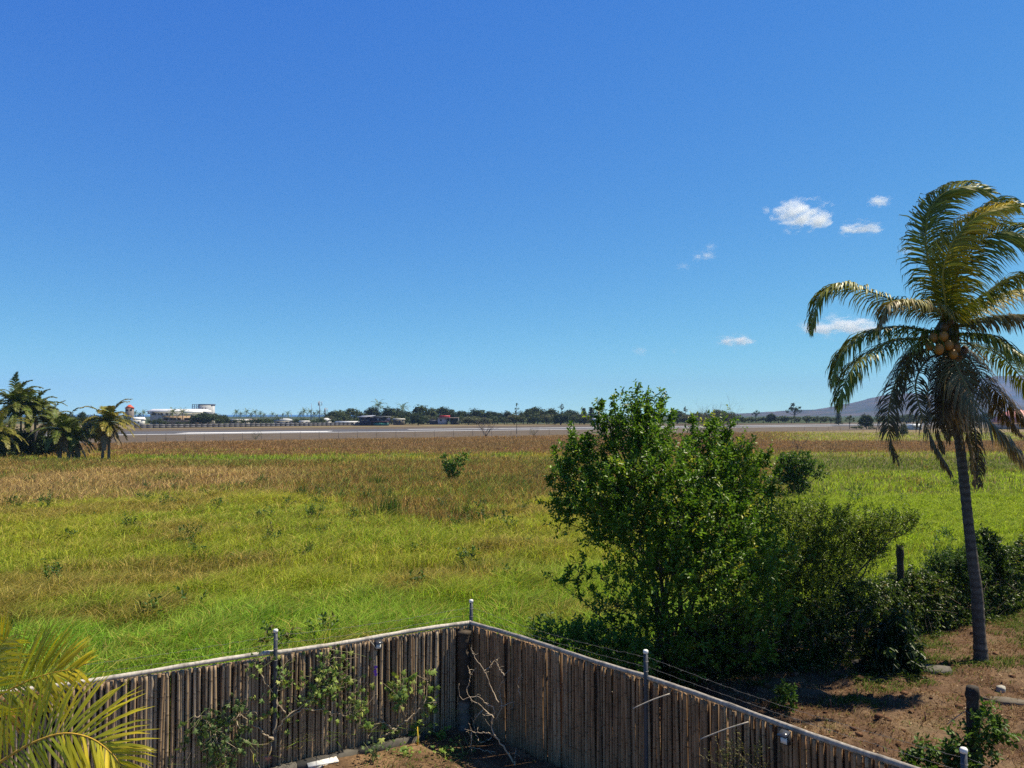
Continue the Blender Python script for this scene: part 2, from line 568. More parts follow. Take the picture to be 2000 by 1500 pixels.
def meadow(name, n, y0, y1, kind, mat, power=1.0, zbase=0.0):
    x, Y = sample_ring(rng, n, y0, y1, power=power)
    ok = Y > fence_y(x) + 0.15
    x, Y = x[ok], Y[ok]
    s = x / Y
    e = reed_edge(x, Y)
    right = sstep(.28, .40, s)
    n1 = fbm(x / 3.2, Y / 3.2, 1, 4); n2 = fbm(x / 9, Y / 9, 2, 3); n3 = fbm(x / 1.1, Y / 1.1, 3, 2)
    r1 = rng.random(len(x)); r2 = rng.random(len(x)); r3 = rng.random(len(x))
    reed_far = 88 + 6 * (fbm(x / 12, Y / 12, 31, 2) - .5) * 2
    reedness = sstep(-3, 3, Y - e) * (1 - right) * (1 - sstep(-4, 4, Y - reed_far))
    gstrip = sstep(0, 6, Y - reed_far) * (1 - sstep(-4, 6, Y - (104 + 22 * (n2 - .5))))
    farbrown = sstep(-4, 6, Y - (104 + 22 * (n2 - .5))) * (1 - right * (1 - sstep(112, 118, Y) * (1 - sstep(158, 170, Y))))
    midbrown_r = right * sstep(.44, .52, n2) * (1 - sstep(.47, .56, s)) * sstep(46, 52, Y) * (1 - sstep(62, 70, Y)) * .9
    if kind == 'green':
        prob = 1 - np.clip(reedness * 1.15 + farbrown + .7 * midbrown_r, 0, 1)
        prob = np.maximum(prob, (.14 + .5 * sstep(.52, .66, fbm(x / 6, Y / 5, 93, 3))) * (Y < 120))
    else:
        prob = np.clip(reedness + farbrown * .95 + midbrown_r + .12 * sstep(.58, .70, n1), 0, 1) * (1 - .55 * sstep(.52, .66, fbm(x / 6, Y / 5, 93, 3)) * (Y < 112))
    prob = prob * (Y < RWY(x, -84))
    k = r1 < prob
    x, Y, s, n1, n2, n3, r2, r3, right, reedness, gstrip, farbrown, e = [a[k] for a in (x, Y, s, n1, n2, n3, r2, r3, right, reedness, gstrip, farbrown, e)]
    m = len(x)
    if kind == 'green':
        lush = sstep(27, 17, Y - 9.0 * (fbm(x / 5, Y / 4, 33, 3) - .42)) * (1 - .30 * sstep(.5, .65, n1))
        yel = np.clip(sstep(.38, .62, n2) * .75 + .35 * sstep(24, 36, Y), 0, 1)
        c = lerp(GREEN, YEL, yel[:, None] * (.5 + .6 * r2[:, None]))
        c = lerp(c, LUSH * 1.25, (lush * .75)[:, None])
        brownp = sstep(.52, .64, fbm(x / 4.2, Y / 2.6, 9, 4)) * (1 - right * .6)
        fy_ = Y - fence_y(x)
        brownp = np.maximum(brownp, sstep(1.6, .5, fy_) * sstep(.42, .6, fbm(x / 1.5, Y / 1.5, 19, 2)) * (x < -3.5))
        darkp = sstep(.60, .70, fbm(x / 1.7, Y / 1.2, 29, 3))
        c = lerp(c, OLIVE, (brownp * .85)[:, None])
        c = lerp(c, np.array([.075, .10, .025]), (darkp * .7 * (r3 < .75))[:, None])
        c = lerp(c, lerp(BROWN, STRAW, r3[:, None]), ((r2 < .15 + .28 * brownp + .12 * sstep(26, 45, Y) * (1 - right)) * .8)[:, None])
        gs = sstep(.38, .50, fbm(x / 13, Y / 7, 61, 3))
        c = lerp(c, lerp(lerp(LUSH, GREEN * .9, r3[:, None]), lerp(YEL * .8, BROWN, r3[:, None]), (1 - gs)[:, None]), (gstrip * .9)[:, None])
        rg = right * (1 - sstep(70, 85, Y))
        c = lerp(c, lerp(np.array([0.42, 0.52, 0.018]), np.array([0.26, 0.44, 0.02]), r3[:, None]), (rg * .75)[:, None])
        far_lush = right * sstep(72, 80, Y) * (1 - sstep(92, 112, Y))
        c = lerp(c, lerp(np.array([.045, .125, .02]), np.array([.10, .17, .02]), r3[:, None]), (far_lush * .9)[:, None])
        tip = lerp(c * 1.15, lerp(STRAW, YEL, .5), (.25 + .25 * r3[:, None]))
        h = (.34 + .40 * n1 + .24 * r3) * (1 - .35 * right) * (.55 + .9 * n3)
        lean = .95
    else:
        c = lerp(lerp(BROWN, STRAW, (sstep(.25, .9, r2) * .8)[:, None]), OLIVE, (.55 * (r3 < .38))[:, None])
        pink = sstep(-.22, -.36, s) * sstep(.36, .50, fbm(x / 7, Y / 5, 71, 3)) * (Y < 76)
        c = lerp(c, LUSH * .9, ((r2 > .84 - .34 * sstep(.45, .65, n1)) * (Y < 95) * .75)[:, None])
        c = lerp(c, lerp(PINK * 1.25, STRAW * 1.15, r2[:, None]), (pink * .85)[:, None])
        c = lerp(c, DARKB, ((r3 > .82) * .6 * (1 - .6 * pink))[:, None])
        c = lerp(c, lerp(RUST, np.array([.30, .21, .10]), (sstep(.35, .7, n2) * (.4 + .6 * r2))[:, None]), (farbrown * .85)[:, None])
        tip = lerp(c, STRAW, .3 * r2[:, None])
        h = (.55 + .45 * n1 + .35 * r3 * r2) * (.8 + .4 * n3) * (1 - .30 * farbrown) * (1 - .3 * right)
        lean = .65
    w = np.maximum(.014, np.minimum(Y * .00058, .030 + Y * .00022)) * (.7 + .7 * r3)
    br = (.45 + 1.0 * rng.random(m) ** 1.3)[:, None]
    V, q, t, C = blades(rng, x, Y, np.full(m, zbase), h, w, lean, c * br, tip * br)
    b = MB(); b.add(V, q, t, C)
    return tag(b.build(name, mat), {'green': 'tall green and yellowing grass filling the meadow behind the bamboo fence', 'dry': 'dry brown grass and reeds in bands across the meadow'}[kind],
               'grass', kind='stuff')


meadow('meadow_grass', 190000, 8.5, 26, 'green', M['grass'])
meadow('meadow_grass', 240000, 26, 52, 'green', M['grass'])
meadow('meadow_grass', 190000, 52, 240, 'green', M['grass'], power=2)
meadow('dry_grass', 60000, 14, 42, 'dry', M['reed'])
meadow('dry_grass', 240000, 40, 95, 'dry', M['reed'])
meadow('dry_grass', 330000, 95, 290, 'dry', M['reed'], power=2)



def reed_stalks():
    """thin dark seed stalks standing above the reeds"""
    n = 3600
    x, Y = sample_ring(rng, n, 30, 150, power=2)
    k = (Y > reed_edge(x, Y) - 4) & ((x / Y < .30) | (rng.random(len(x)) < .25)) & (fbm(x / 8, Y / 8, 81, 3) > .42)
    x, Y = x[k], Y[k]; m = len(x); r = rng.random((m, 1))
    c = lerp(np.array([.10, .075, .04]), np.array([.34, .25, .13]), r ** 2)
    V, q, t, C = blades(rng, x, Y, np.zeros(m), .95 + .65 * rng.random(m), np.maximum(.012, Y * .00035), .18, c, c)
    b = MB(); b.add(V, q, t, C)
    tag(b.build('dry_grass', M['reed']), 'thin dark seed stalks standing above the brown reeds', 'grass', kind='stuff')


reed_stalks()


# ------------------------------------------------------------------ plant generators
def twigs_and_leaves(b, rng, centers, radii, n_twigs, per, leaf_len, leaf_w, pal, up=.8, twig_len=(.2, .45), twig_r=.004, twig_col=(.09, .07, .045), fill=2.4, wts=None, spread=.75, droop=0.0):
    centers = np.asarray(centers, float); radii = np.asarray(radii, float)
    w = radii ** 2 if wts is None else np.asarray(wts, float) * radii ** 2
    idx = rng.choice(len(centers), n_twigs, p=w / w.sum())
    d = nrm(rng.normal(size=(n_twigs, 3)))
    rad = radii[idx] * rng.random(n_twigs) ** (1 / fill)
    base = centers[idx] + d * rad[:, None] * np.array([1, 1, .95])
    base[:, 2] = np.maximum(base[:, 2], .06)
    td = nrm(d * .6 + np.array([0, 0, up]) + rng.normal(size=(n_twigs, 3)) * .38)
    L = twig_len[0] + rng.random(n_twigs) ** 1.6 * (twig_len[1] - twig_len[0])
    tip = base + td * L[:, None]
    # twigs, three-sided
    s1 = nrm(np.cross(td, rng.normal(size=(n_twigs, 3)))); s2 = np.cross(td, s1)
    ring = [s1, -.5 * s1 + .87 * s2, -.5 * s1 - .87 * s2]
    V = np.stack([base + r * twig_r for r in ring] + [tip + r * twig_r * .4 for r in ring], 1).reshape(-1, 3)
    k = np.arange(n_twigs)[:, None] * 6
    q = np.concatenate([k + np.array([[i, (i + 1) % 3, 3 + (i + 1) % 3, 3 + i]]) for i in range(3)])
    b.add(V, q, None, twig_col)
    # leaves
    N = n_twigs * per
    ti = np.repeat(np.arange(n_twigs), per)
    s = (np.tile(np.arange(per), n_twigs) + rng.random(N)) / per
    p0 = base[ti] + td[ti] * (L[ti] * (.1 + .95 * s))[:, None]
    ang = np.tile(np.arange(per) * 2.4, n_twigs) + np.repeat(rng.random(n_twigs) * 6.3, per) + rng.normal(size=N) * .3
    out = s1[ti] * np.cos(ang)[:, None] + s2[ti] * np.sin(ang)[:, None]
    ld = nrm(out * spread + td[ti] * .6 + rng.normal(size=(N, 3)) * .22 - np.array([0, 0, droop]))
    nz = nrm(np.cross(np.cross(ld, np.array([0, 0, 1.0]) + rng.normal(size=(N, 3)) * .55), ld))
    sd = np.cross(ld, nz)
    ll = leaf_len * (.65 + .7 * rng.random(N)); lw = leaf_w * (.7 + .6 * rng.random(N))
    f = .22
    A = p0; T = p0 + ld * ll[:, None] - nz * (ll * .12)[:, None]
    m1 = p0 + ld * (ll * .32)[:, None]; m2 = p0 + ld * (ll * .68)[:, None] - nz * (ll * .03)[:, None]
    o1 = sd * (lw * .46)[:, None]; o2 = sd * (lw * .42)[:, None]; u1 = nz * (lw * f)[:, None]
    V = np.stack([A, m1 + o1 + u1, m2 + o2 + u1, T, m2 - o2 + u1, m1 - o1 + u1], 1).reshape(-1, 3)
    k = np.arange(N)[:, None] * 6
    q = np.concatenate([k + np.array([[0, 1, 2, 3]]), k + np.array([[0, 3, 4, 5]])])
    pal = np.asarray(pal, float)
    twc = rng.choice(len(pal), n_twigs, p=np.array([max(.04, .5 ** i) for i in range(len(pal))]) / sum(max(.04, .5 ** i) for i in range(len(pal))))
    lc = pal[twc][ti] * (.75 + .5 * rng.random((N, 1)))
    b.add(V, q, None, np.repeat(lc, 6, axis=0))


def shrub(name, base, lobes, label, cat, pal, n_twigs, per=10, leaf=(.075, .036), n_stems=8, stem_r=.03, seed=0, mat=None, group=None, up=.8, twig_len=(.2, .45), stem_spread=.25, sub=10, bark=(.085, .07, .055), wts=None, fill=2.4, droop=0.0, twig_r=.004):
    """many-stemmed shrub: every stem climbs to its own lobes of leaf, twigs and leaves fill the lobes"""
    rg = np.random.default_rng(seed)
    base = np.asarray(base, float)
    root = empty(name, tuple(base), label, cat, group)
    C = np.array([l[:3] for l in lobes], float) - base; Rr = np.array([l[3] for l in lobes], float)
    b = MB()
    twigs_and_leaves(b, rg, C, Rr, n_twigs, per, leaf[0], leaf[1], pal, up, twig_len, twig_r, fill=fill, wts=wts, droop=droop)
    order = rg.permutation(len(C))
    stems = [[] for _ in range(min(n_stems, len(C)))]
    for k, i in enumerate(order): stems[k % len(stems)].append(i)
    for mem in stems:
        sb = MB()
        a0 = rg.random() * 6.3
        st = np.array([math.cos(a0), math.sin(a0), 0]) * stem_spread * (.3 + rg.random())
        prim = max(mem, key=lambda i: C[i][2])
        end = C[prim]
        mid = st + (end - st) * .5 + np.array([-.12 * end[0], -.12 * end[1], .08 * end[2]]) + rg.normal(size=3) * .06
        path = smooth_path([st, mid, end], 14)
        path[1:-1] += rg.normal(size=(12, 3)) * .02
        sb.tube(path, np.linspace(stem_r, stem_r * .35, 14), 6, bark, jit=.2, rng=rg)
        for i in mem:
            if i != prim:
                j = min(12, max(1, int(14 * .55 * min(1, C[i][2] / max(end[2], .1)))))
                s0 = path[j]
                m2 = s0 + (C[i] - s0) * .5 + np.array([0, 0, .08]) + rg.normal(size=3) * .06
                sb.tube(smooth_path([s0, m2, C[i]], 9), np.linspace(stem_r * .6, stem_r * .25, 9), 5, bark, jit=.2, rng=rg)
            for _ in range(sub):
                d = nrm(rg.normal(size=3) + np.array([0, 0, .4])) * Rr[i] * (.6 + .4 * rg.random())
                m3 = C[i] + d * .5 + rg.normal(size=3) * .05 * Rr[i]
                sb.tube(smooth_path([C[i] - d * .15, m3, C[i] + d], 5), np.linspace(stem_r * .28, stem_r * .10, 5), 4, bark, cap=False)
        sb.build('stem', M['bark'], root, smooth=True)
    b.build('crown', mat or M['leaf'], root)
    return root


def frond_geo(rg, pts, n, Lmax, col, tipcol, droop=.9, wind=(0, 0, 0), width=.035, t0=.1, up_hint=None, lift=.15, ragged=.12, sides=(1, -1), prof=None, seg=4, fold=1.0, rach_r=.02, a0=.38, a1=.6, rcol=None):
    """one feather frond: (leaflet MB, midrib MB)"""
    K = 48
    path = smooth_path(pts, K)
    T = nrm(np.gradient(path, axis=0))
    lf, rb = MB(), MB()
    rc = lerp(np.array([.20, .17, .05]), np.asarray(tipcol), .35) if rcol is None else np.asarray(rcol)
    rb.tube(path, np.linspace(rach_r, rach_r * .18, K), 5, rc)
    upv = np.array([0, 0, 1.0]) if up_hint is None else np.asarray(up_hint, float)
    wind = np.asarray(wind, float)
    for sd in sides:
        t = np.linspace(t0, .995, n) + rg.normal(size=n) * .004
        keep = rg.random(n) > ragged * .5
        t = np.clip(t[keep], 0, .999)
        m = len(t)
        f = t * (K - 1); i = f.astype(int); fr = (f - i)[:, None]
        p = path[i] * (1 - fr) + path[np.minimum(i + 1, K - 1)] * fr
        tg = T[i]
        S_ = nrm(np.cross(tg, upv) + 1e-4)
        Nn = np.cross(S_, tg)
        a = (a0 + a1 * t ** 1.5)[:, None]
        d = nrm(S_ * sd * np.cos(a) + tg * np.sin(a) + Nn * lift + rg.normal(size=(m, 3)) * .10)
        if prof is None:
            Lf = np.interp(t, [0, .15, .35, .6, .85, 1], [.55, .85, 1, .92, .6, .32])
        else:
            Lf = np.interp(t, prof[0], prof[1])
        L = Lmax * Lf * (1 - ragged * rg.random(m))
        q0 = p.copy(); rows = []; dirs = d
        dr = droop * (.75 + .5 * rg.random((m, 1)))
        wprof = [.45, 1, .9, .62, .05] if seg == 4 else [.6, 1, .1]
        for k in range(seg + 1):
            Wd = tg - (tg * dirs).sum(1, keepdims=True) * dirs + S_ * .12
            Wd = nrm(Wd + rg.normal(size=(m, 3)) * .08) * fold + nrm(Nn) * (1 - fold)
            rows.append((q0.copy(), nrm(Wd) * (width * wprof[k] * .5)))
            if k < seg:
                q0 = q0 + dirs * (L / seg)[:, None]
                dirs = nrm(dirs + np.array([0, 0, -1.0]) * dr * (.25 + .35 * k) * (4 / seg) + wind * (.3 + .3 * k) * (4 / seg) + rg.normal(size=(m, 3)) * .05)
        V = np.stack([x for r in rows for x in (r[0] - r[1], r[0] + r[1])], 1).reshape(-1, 3)
        kk = np.arange(m)[:, None] * (2 * (seg + 1))
        q = np.concatenate([kk + np.array([[2 * s, 2 * s + 1, 2 * s + 3, 2 * s + 2]]) for s in range(seg)])
        base = lerp(np.asarray(col), np.asarray(tipcol), np.clip((t ** 2.2)[:, None] * .8 + (rg.random((m, 1)) < .16) * .6, 0, 1))
        base = base * (.7 + .6 * rg.random((m, 1)))
        cr = [lerp(base, np.asarray(tipcol), v) for v in np.linspace(0, .55, seg + 1)]
        Cc = np.stack([x for c in cr for x in (c, c)], 1).reshape(-1, 3)
        lf.add(V, q, None, Cc)
    return lf, rb


def add_frond(root, rg, pts, name='frond', mat=None, label=None, **kw):
    lf, rb = frond_geo(rg, pts, **kw)
    o = lf.build(name, mat or M['palmleaf'], root)
    if label: o['label'] = label
    rb.build('midrib', M['twig'], o, smooth=True)
    return o


# ------------------------------------------------------------------ big coconut palm on the right
def big_palm():
    rg = np.random.default_rng(3)
    Y0 = 17.7
    base = G(1917, 1292)
    base[2] = 0.0
    root = empty('coconut_palm', tuple(base), 'tall coconut palm with orange coconuts and wind-swept crown standing on the dry plot', 'palm tree')
    tr = [(1917, 1296), (1913, 1240), (1908, 1160), (1899, 1090), (1890, 1010), (1883, 940), (1876, 880), (1868, 820), (1860, 760), (1853, 700), (1850, 655)]
    pts = np.array([P(a, c, Y0) for a, c in tr]) - base
    pts[0][2] = -0.1
    path = smooth_path(pts, 150)
    h = np.linspace(0, 1, 150)
    rad = np.interp(h, [0, .03, .1, .35, .7, .9, 1], [.19, .155, .13, .11, .10, .097, .09])
    ring = (np.arange(150) % 3 == 0)
    rad = rad * (1 + .035 * ring + .02 * rg.normal(size=150))
    c = np.where(ring[:, None], np.array([[.065, .052, .043]]), np.array([[.105, .088, .073]])) * (.8 + .4 * rg.random((150, 1)))
    b = MB(); b.tube(path, rad, 14, c, jit=.06, rng=rg)
    b.build('trunk', M['bark'], root, smooth=True)
    GRN = (.045, .075, .012); YG = (.25, .26, .035); YELW = (.62, .46, .04); OL = (.115, .125, .028); DRY = (.15, .105, .06); TAN = (.28, .21, .115)
    # traced midribs: pixels, depth bow (metres towards the viewer negative), options
    F = [
        ([(1842, 640), (1836, 613), (1790, 597), (1738, 583), (1678, 562), (1644, 554), (1606, 572), (1590, 612), (1586, 640)], -1.0, dict(col=OL, tipcol=YG, Lmax=0.88, droop=1.49, n=147)),
        ([(1846, 640), (1838, 612), (1806, 592), (1765, 586), (1735, 596), (1720, 630)], -2.0, dict(col=YG, tipcol=TAN, Lmax=0.76, droop=1.35, n=116)),
        ([(1846, 660), (1823, 648), (1755, 638), (1699, 646), (1657, 674), (1633, 711), (1627, 748)], -.3, dict(col=GRN, tipcol=YG, Lmax=0.92, droop=1.35, n=147)),
        ([(1846, 672), (1814, 666), (1763, 662), (1712, 681), (1669, 715), (1646, 758), (1638, 788)], -1.6, dict(col=GRN, tipcol=YG, Lmax=0.85, droop=1.49, n=147)),
        ([(1846, 680), (1814, 681), (1780, 698), (1750, 745), (1736, 800), (1738, 852), (1750, 897)], -.9, dict(col=(.105, .085, .035), tipcol=DRY, Lmax=0.73, droop=1.35, n=131)),
        ([(1848, 690), (1812, 702), (1789, 745), (1797, 800), (1823, 865), (1857, 925)], -1.4, dict(col=(.105, .085, .035), tipcol=DRY, Lmax=0.61, droop=1.62, n=124)),
        ([(1846, 640), (1842, 600), (1818, 532), (1808, 468), (1816, 412), (1846, 376), (1891, 364), (1935, 377)], -.5, dict(col=GRN, tipcol=YG, Lmax=1.0, droop=0.74, wind=(.9, 0, .05), n=193, up_hint=(-.6, -.6, .5))),
        ([(1849, 640), (1848, 600), (1842, 532), (1864, 468), (1912, 421), (1975, 398)], -1.3, dict(col=GRN, tipcol=YELW, Lmax=.95, droop=0.81, wind=(.8, 0, 0), n=178, up_hint=(-.6, -.6, .5))),
        ([(1852, 640), (1855, 605), (1872, 532), (1912, 474), (1962, 452), (2010, 470), (2042, 520)], -1.6, dict(col=GRN, tipcol=YG, Lmax=1.16, droop=1.08, wind=(.55, 0, 0), n=178, up_hint=(-.5, -.6, .6))),
        ([(1846, 640), (1838, 590), (1812, 500), (1802, 440), (1826, 396), (1880, 372)], .7, dict(col=GRN, tipcol=OL, Lmax=.95, droop=0.81, wind=(.9, 0, 0), n=170, up_hint=(-.6, .3, .6))),
        ([(1850, 640), (1852, 590), (1860, 500), (1890, 440), (1940, 400), (1990, 405)], .8, dict(col=GRN, tipcol=YG, Lmax=.90, droop=0.81, wind=(.8, 0, 0), n=170, up_hint=(-.4, .5, .6))),
        ([(1850, 645), (1866, 617), (1917, 579), (1968, 545), (2019, 536), (2062, 562)], -.6, dict(col=GRN, tipcol=YG, Lmax=0.92, droop=1.22, wind=(.25, 0, 0), n=155)),
        ([(1852, 650), (1870, 622), (1921, 594), (1976, 568), (2022, 572), (2062, 606)], .8, dict(col=OL, tipcol=YELW, Lmax=0.92, droop=1.22, wind=(.25, 0, 0), n=147)),
        ([(1852, 655), (1878, 634), (1934, 621), (1998, 617), (2050, 632), (2090, 668)], -1.2, dict(col=GRN, tipcol=TAN, Lmax=0.85, droop=1.35, wind=(.2, 0, 0), n=147)),
        ([(1854, 662), (1883, 652), (1934, 656), (1976, 681), (2010, 706), (2048, 756)], -1.5, dict(col=GRN, tipcol=YG, Lmax=0.79, droop=1.35, wind=(.2, 0, 0), n=147)),
        ([(1852, 680), (1857, 688), (1876, 732), (1914, 800), (1964, 856), (2000, 902)], -1.6, dict(col=(.15, .125, .05), tipcol=TAN, Lmax=1.04, droop=1.22, wind=(.1, 0, 0), n=155)),
        ([(1856, 680), (1887, 694), (1925, 745), (1968, 788), (2008, 832)], .5, dict(col=(.105, .085, .035), tipcol=DRY, Lmax=0.85, droop=1.35, wind=(.15, 0, 0), n=139)),
        ([(1854, 672), (1890, 672), (1950, 692), (2000, 745), (2030, 800)], 1.2, dict(col=GRN, tipcol=YG, Lmax=0.85, droop=1.35, wind=(.2, 0, 0), n=139)),
        ([(1846, 665), (1820, 660), (1780, 690), (1755, 740), (1745, 790)], 1.3, dict(col=GRN, tipcol=OL, Lmax=0.79, droop=1.35, n=131)),
    ]
    dead = [
        ([(1846, 690), (1834, 720), (1826, 780), (1832, 840), (1842, 880)], -.45), ([(1852, 690), (1856, 730), (1858, 790), (1860, 850)], -.6),
        ([(1850, 690), (1868, 720), (1884, 780), (1894, 860), (1904, 950)], -.3), ([(1854, 690), (1880, 740), (1900, 820), (1912, 900), (1914, 948)], .3),
        ([(1848, 690), (1842, 740), (1846, 800), (1852, 860)], .5), ([(1852, 690), (1890, 720), (1930, 780), (1962, 815), (1995, 850)], .7),
        ([(1850, 690), (1866, 740), (1874, 800), (1880, 870)], -.55), ([(1850, 695), (1846, 740), (1842, 800), (1846, 850)], -.7), ([(1850, 695), (1880, 760), (1898, 850), (1908, 945)], .05),
    ]
    bow = lambda k, d, n: d * math.sin(math.pi * .5 * min(1, k / (n - 1) * 1.15))
    labels = {0: 'broken frond bent over at its middle', 1: 'short yellowing frond'}
    for i, (pp, d, kw) in enumerate(F):
        pts = np.array([P(a, c, Y0 + bow(k, d, len(pp))) for k, (a, c) in enumerate(pp)]) - base
        kw['n'] = int(kw['n'] * 1.2)
        add_frond(root, rg, pts, label=labels.get(i), width=.031, ragged=.3, rach_r=.03, lift=.02, **kw)
    for pp, d in dead:
        pts = np.array([P(a, c, Y0 + bow(k, d, len(pp))) for k, (a, c) in enumerate(pp)]) - base
        add_frond(root, rg, pts, name='dead_frond', label='dead brown frond hanging down the trunk', n=110, Lmax=.52, col=(.085, .056, .03), tipcol=(.19, .13, .07), droop=2.2, width=.034, ragged=.3, rach_r=.028, lift=0)
    # coconuts and old flower stalks
    nuts = [(1823, 660, -.7, .115), (1843, 657, -.8, .115), (1834, 682, -.9, .12), (1853, 674, -.85, .115), (1868, 680, -.7, .11), (1872, 696, -.6, .11), (1815, 676, -.6, .105), (1862, 692, -.85, .105), (1845, 640, -.6, .10), (1856, 632, -.5, .095), (1806, 655, -.3, .1), (1884, 684, -.2, .1)]
    for k, (a, c_, d, r) in enumerate(nuts):
        cpos = P(a, c_, Y0 + d) - base
        b = MB()
        nu, nv = 12, 8
        u = np.arange(nu) * 2 * math.pi / nu; v = np.linspace(.02, math.pi - .02, nv)
        U, Vv = np.meshgrid(u, v)
        r *= .84
        rr = r * (1 + .06 * np.cos(3 * U))
        XYZ = np.stack([rr * np.sin(Vv) * np.cos(U), rr * np.sin(Vv) * np.sin(U), 1.25 * r * np.cos(Vv)], -1).reshape(-1, 3) + cpos
        i = np.arange(nv - 1)[:, None] * nu; j = np.arange(nu)[None, :]
        q = np.stack([i + j, i + (j + 1) % nu, i + nu + (j + 1) % nu, i + nu + j], -1).reshape(-1, 4)
        shade = (.38, .155, .028) if k < 8 else (.20, .09, .025)
        b.add(XYZ, q, None, np.array(shade) * (.8 + .4 * rg.random()))
        b.build('coconut', M['coconut'], root, smooth=True)
    for k in range(5):
        a0 = rg.random() * 6.3
        s0 = P(1850, 662, Y0) - base
        e = s0 + np.array([math.cos(a0) * .7, math.sin(a0) * .7 - .2, -.15 - .5 * rg.random()])
        b = MB(); b.tube(smooth_path([s0, (s0 + e) / 2 + np.array([0, 0, .2]), e], 10), np.linspace(.022, .008, 10), 5, (.30, .17, .05))
        b.build('fruit_stalk', M['twig'], root, smooth=True)
    # fibrous heart where the fronds join the trunk
    b = MB(); p0 = P(1852, 690, Y0) - base; p1 = P(1848, 612, Y0) - base
    b.tube(smooth_path([p0, (p0 + p1) / 2, p1], 12), [.15, .19, .23, .25, .26, .26, .25, .23, .2, .16, .12, .07], 12, (.12, .085, .045), jit=.3, rng=rg)
    b.build('crown_heart', M['bark'], root, smooth=True)


big_palm()


# ------------------------------------------------------------------ young palm at the left edge
def young_palm():
    rg = np.random.default_rng(8)
    base = np.array([-5.9, 6.3, 0.0])
    root = empty('young_palm', tuple(base), 'young palm with yellow-green fronds reaching in front of the left bamboo fence', 'palm tree')
    b = MB()
    b.tube(smooth_path([(0, 0, -.1), (.05, .03, .9), (.25, .1, 2.0)], 20), np.linspace(.17, .11, 20) * (1 + .05 * (np.arange(20) % 2)), 10, (.16, .13, .09), jit=.1, rng=rg)
    b.build('trunk', M['bark'], root, smooth=True)
    top = np.array([.25, .1, 2.0])
    A, YL, OR = (.27, .34, .022), (.66, .52, .035), (.60, .30, .07)
    cam_up = (.1, -.85, .5)
    tr = [
        ([(-80, 1560), (-10, 1497), (37, 1465), (75, 1446), (112, 1434), (145, 1433), (180, 1443), (208, 1462), (230, 1486), (250, 1525)], 6.3, dict(col=A, tipcol=YL, Lmax=.64, droop=.20, n=62, up_hint=cam_up)),
        ([(-140, 1470), (-70, 1405), (-15, 1366), (37, 1338), (75, 1322), (112, 1312), (152, 1306)], 6.9, dict(col=A, tipcol=YL, Lmax=.68, droop=.12, n=60, t0=.2, up_hint=cam_up)),
        ([(-140, 1480), (-60, 1425), (-10, 1400), (30, 1384), (78, 1368)], 7.1, dict(col=OR, tipcol=(.50, .34, .16), Lmax=.45, droop=.5, n=50, ragged=.4, up_hint=cam_up)),
        ([(-120, 1500), (-75, 1400), (-45, 1330), (-15, 1280), (15, 1245)], 6.5, dict(col=A, tipcol=YL, Lmax=.60, droop=.15, n=50, up_hint=cam_up)),
        ([(-150, 1500), (-220, 1400), (-300, 1380), (-380, 1440)], 6.8, dict(col=A, tipcol=YL, Lmax=.55, droop=.5, n=60)),
        ([(-150, 1520), (-230, 1500), (-330, 1540), (-400, 1640)], 6.0, dict(col=A, tipcol=YL, Lmax=.55, droop=.5, n=60)),
    ]
    for pp, Y, kw in tr:
        pts = [top] + [P(a, c, Y) - base for a, c in pp]
        kw.setdefault('ragged', .15); kw.setdefault('t0', .15)
        add_frond(root, rg, np.array(pts), width=.023, lift=.10, rach_r=.014, rcol=(.55, .33, .05), mat=M['youngleaf'], **kw)


young_palm()


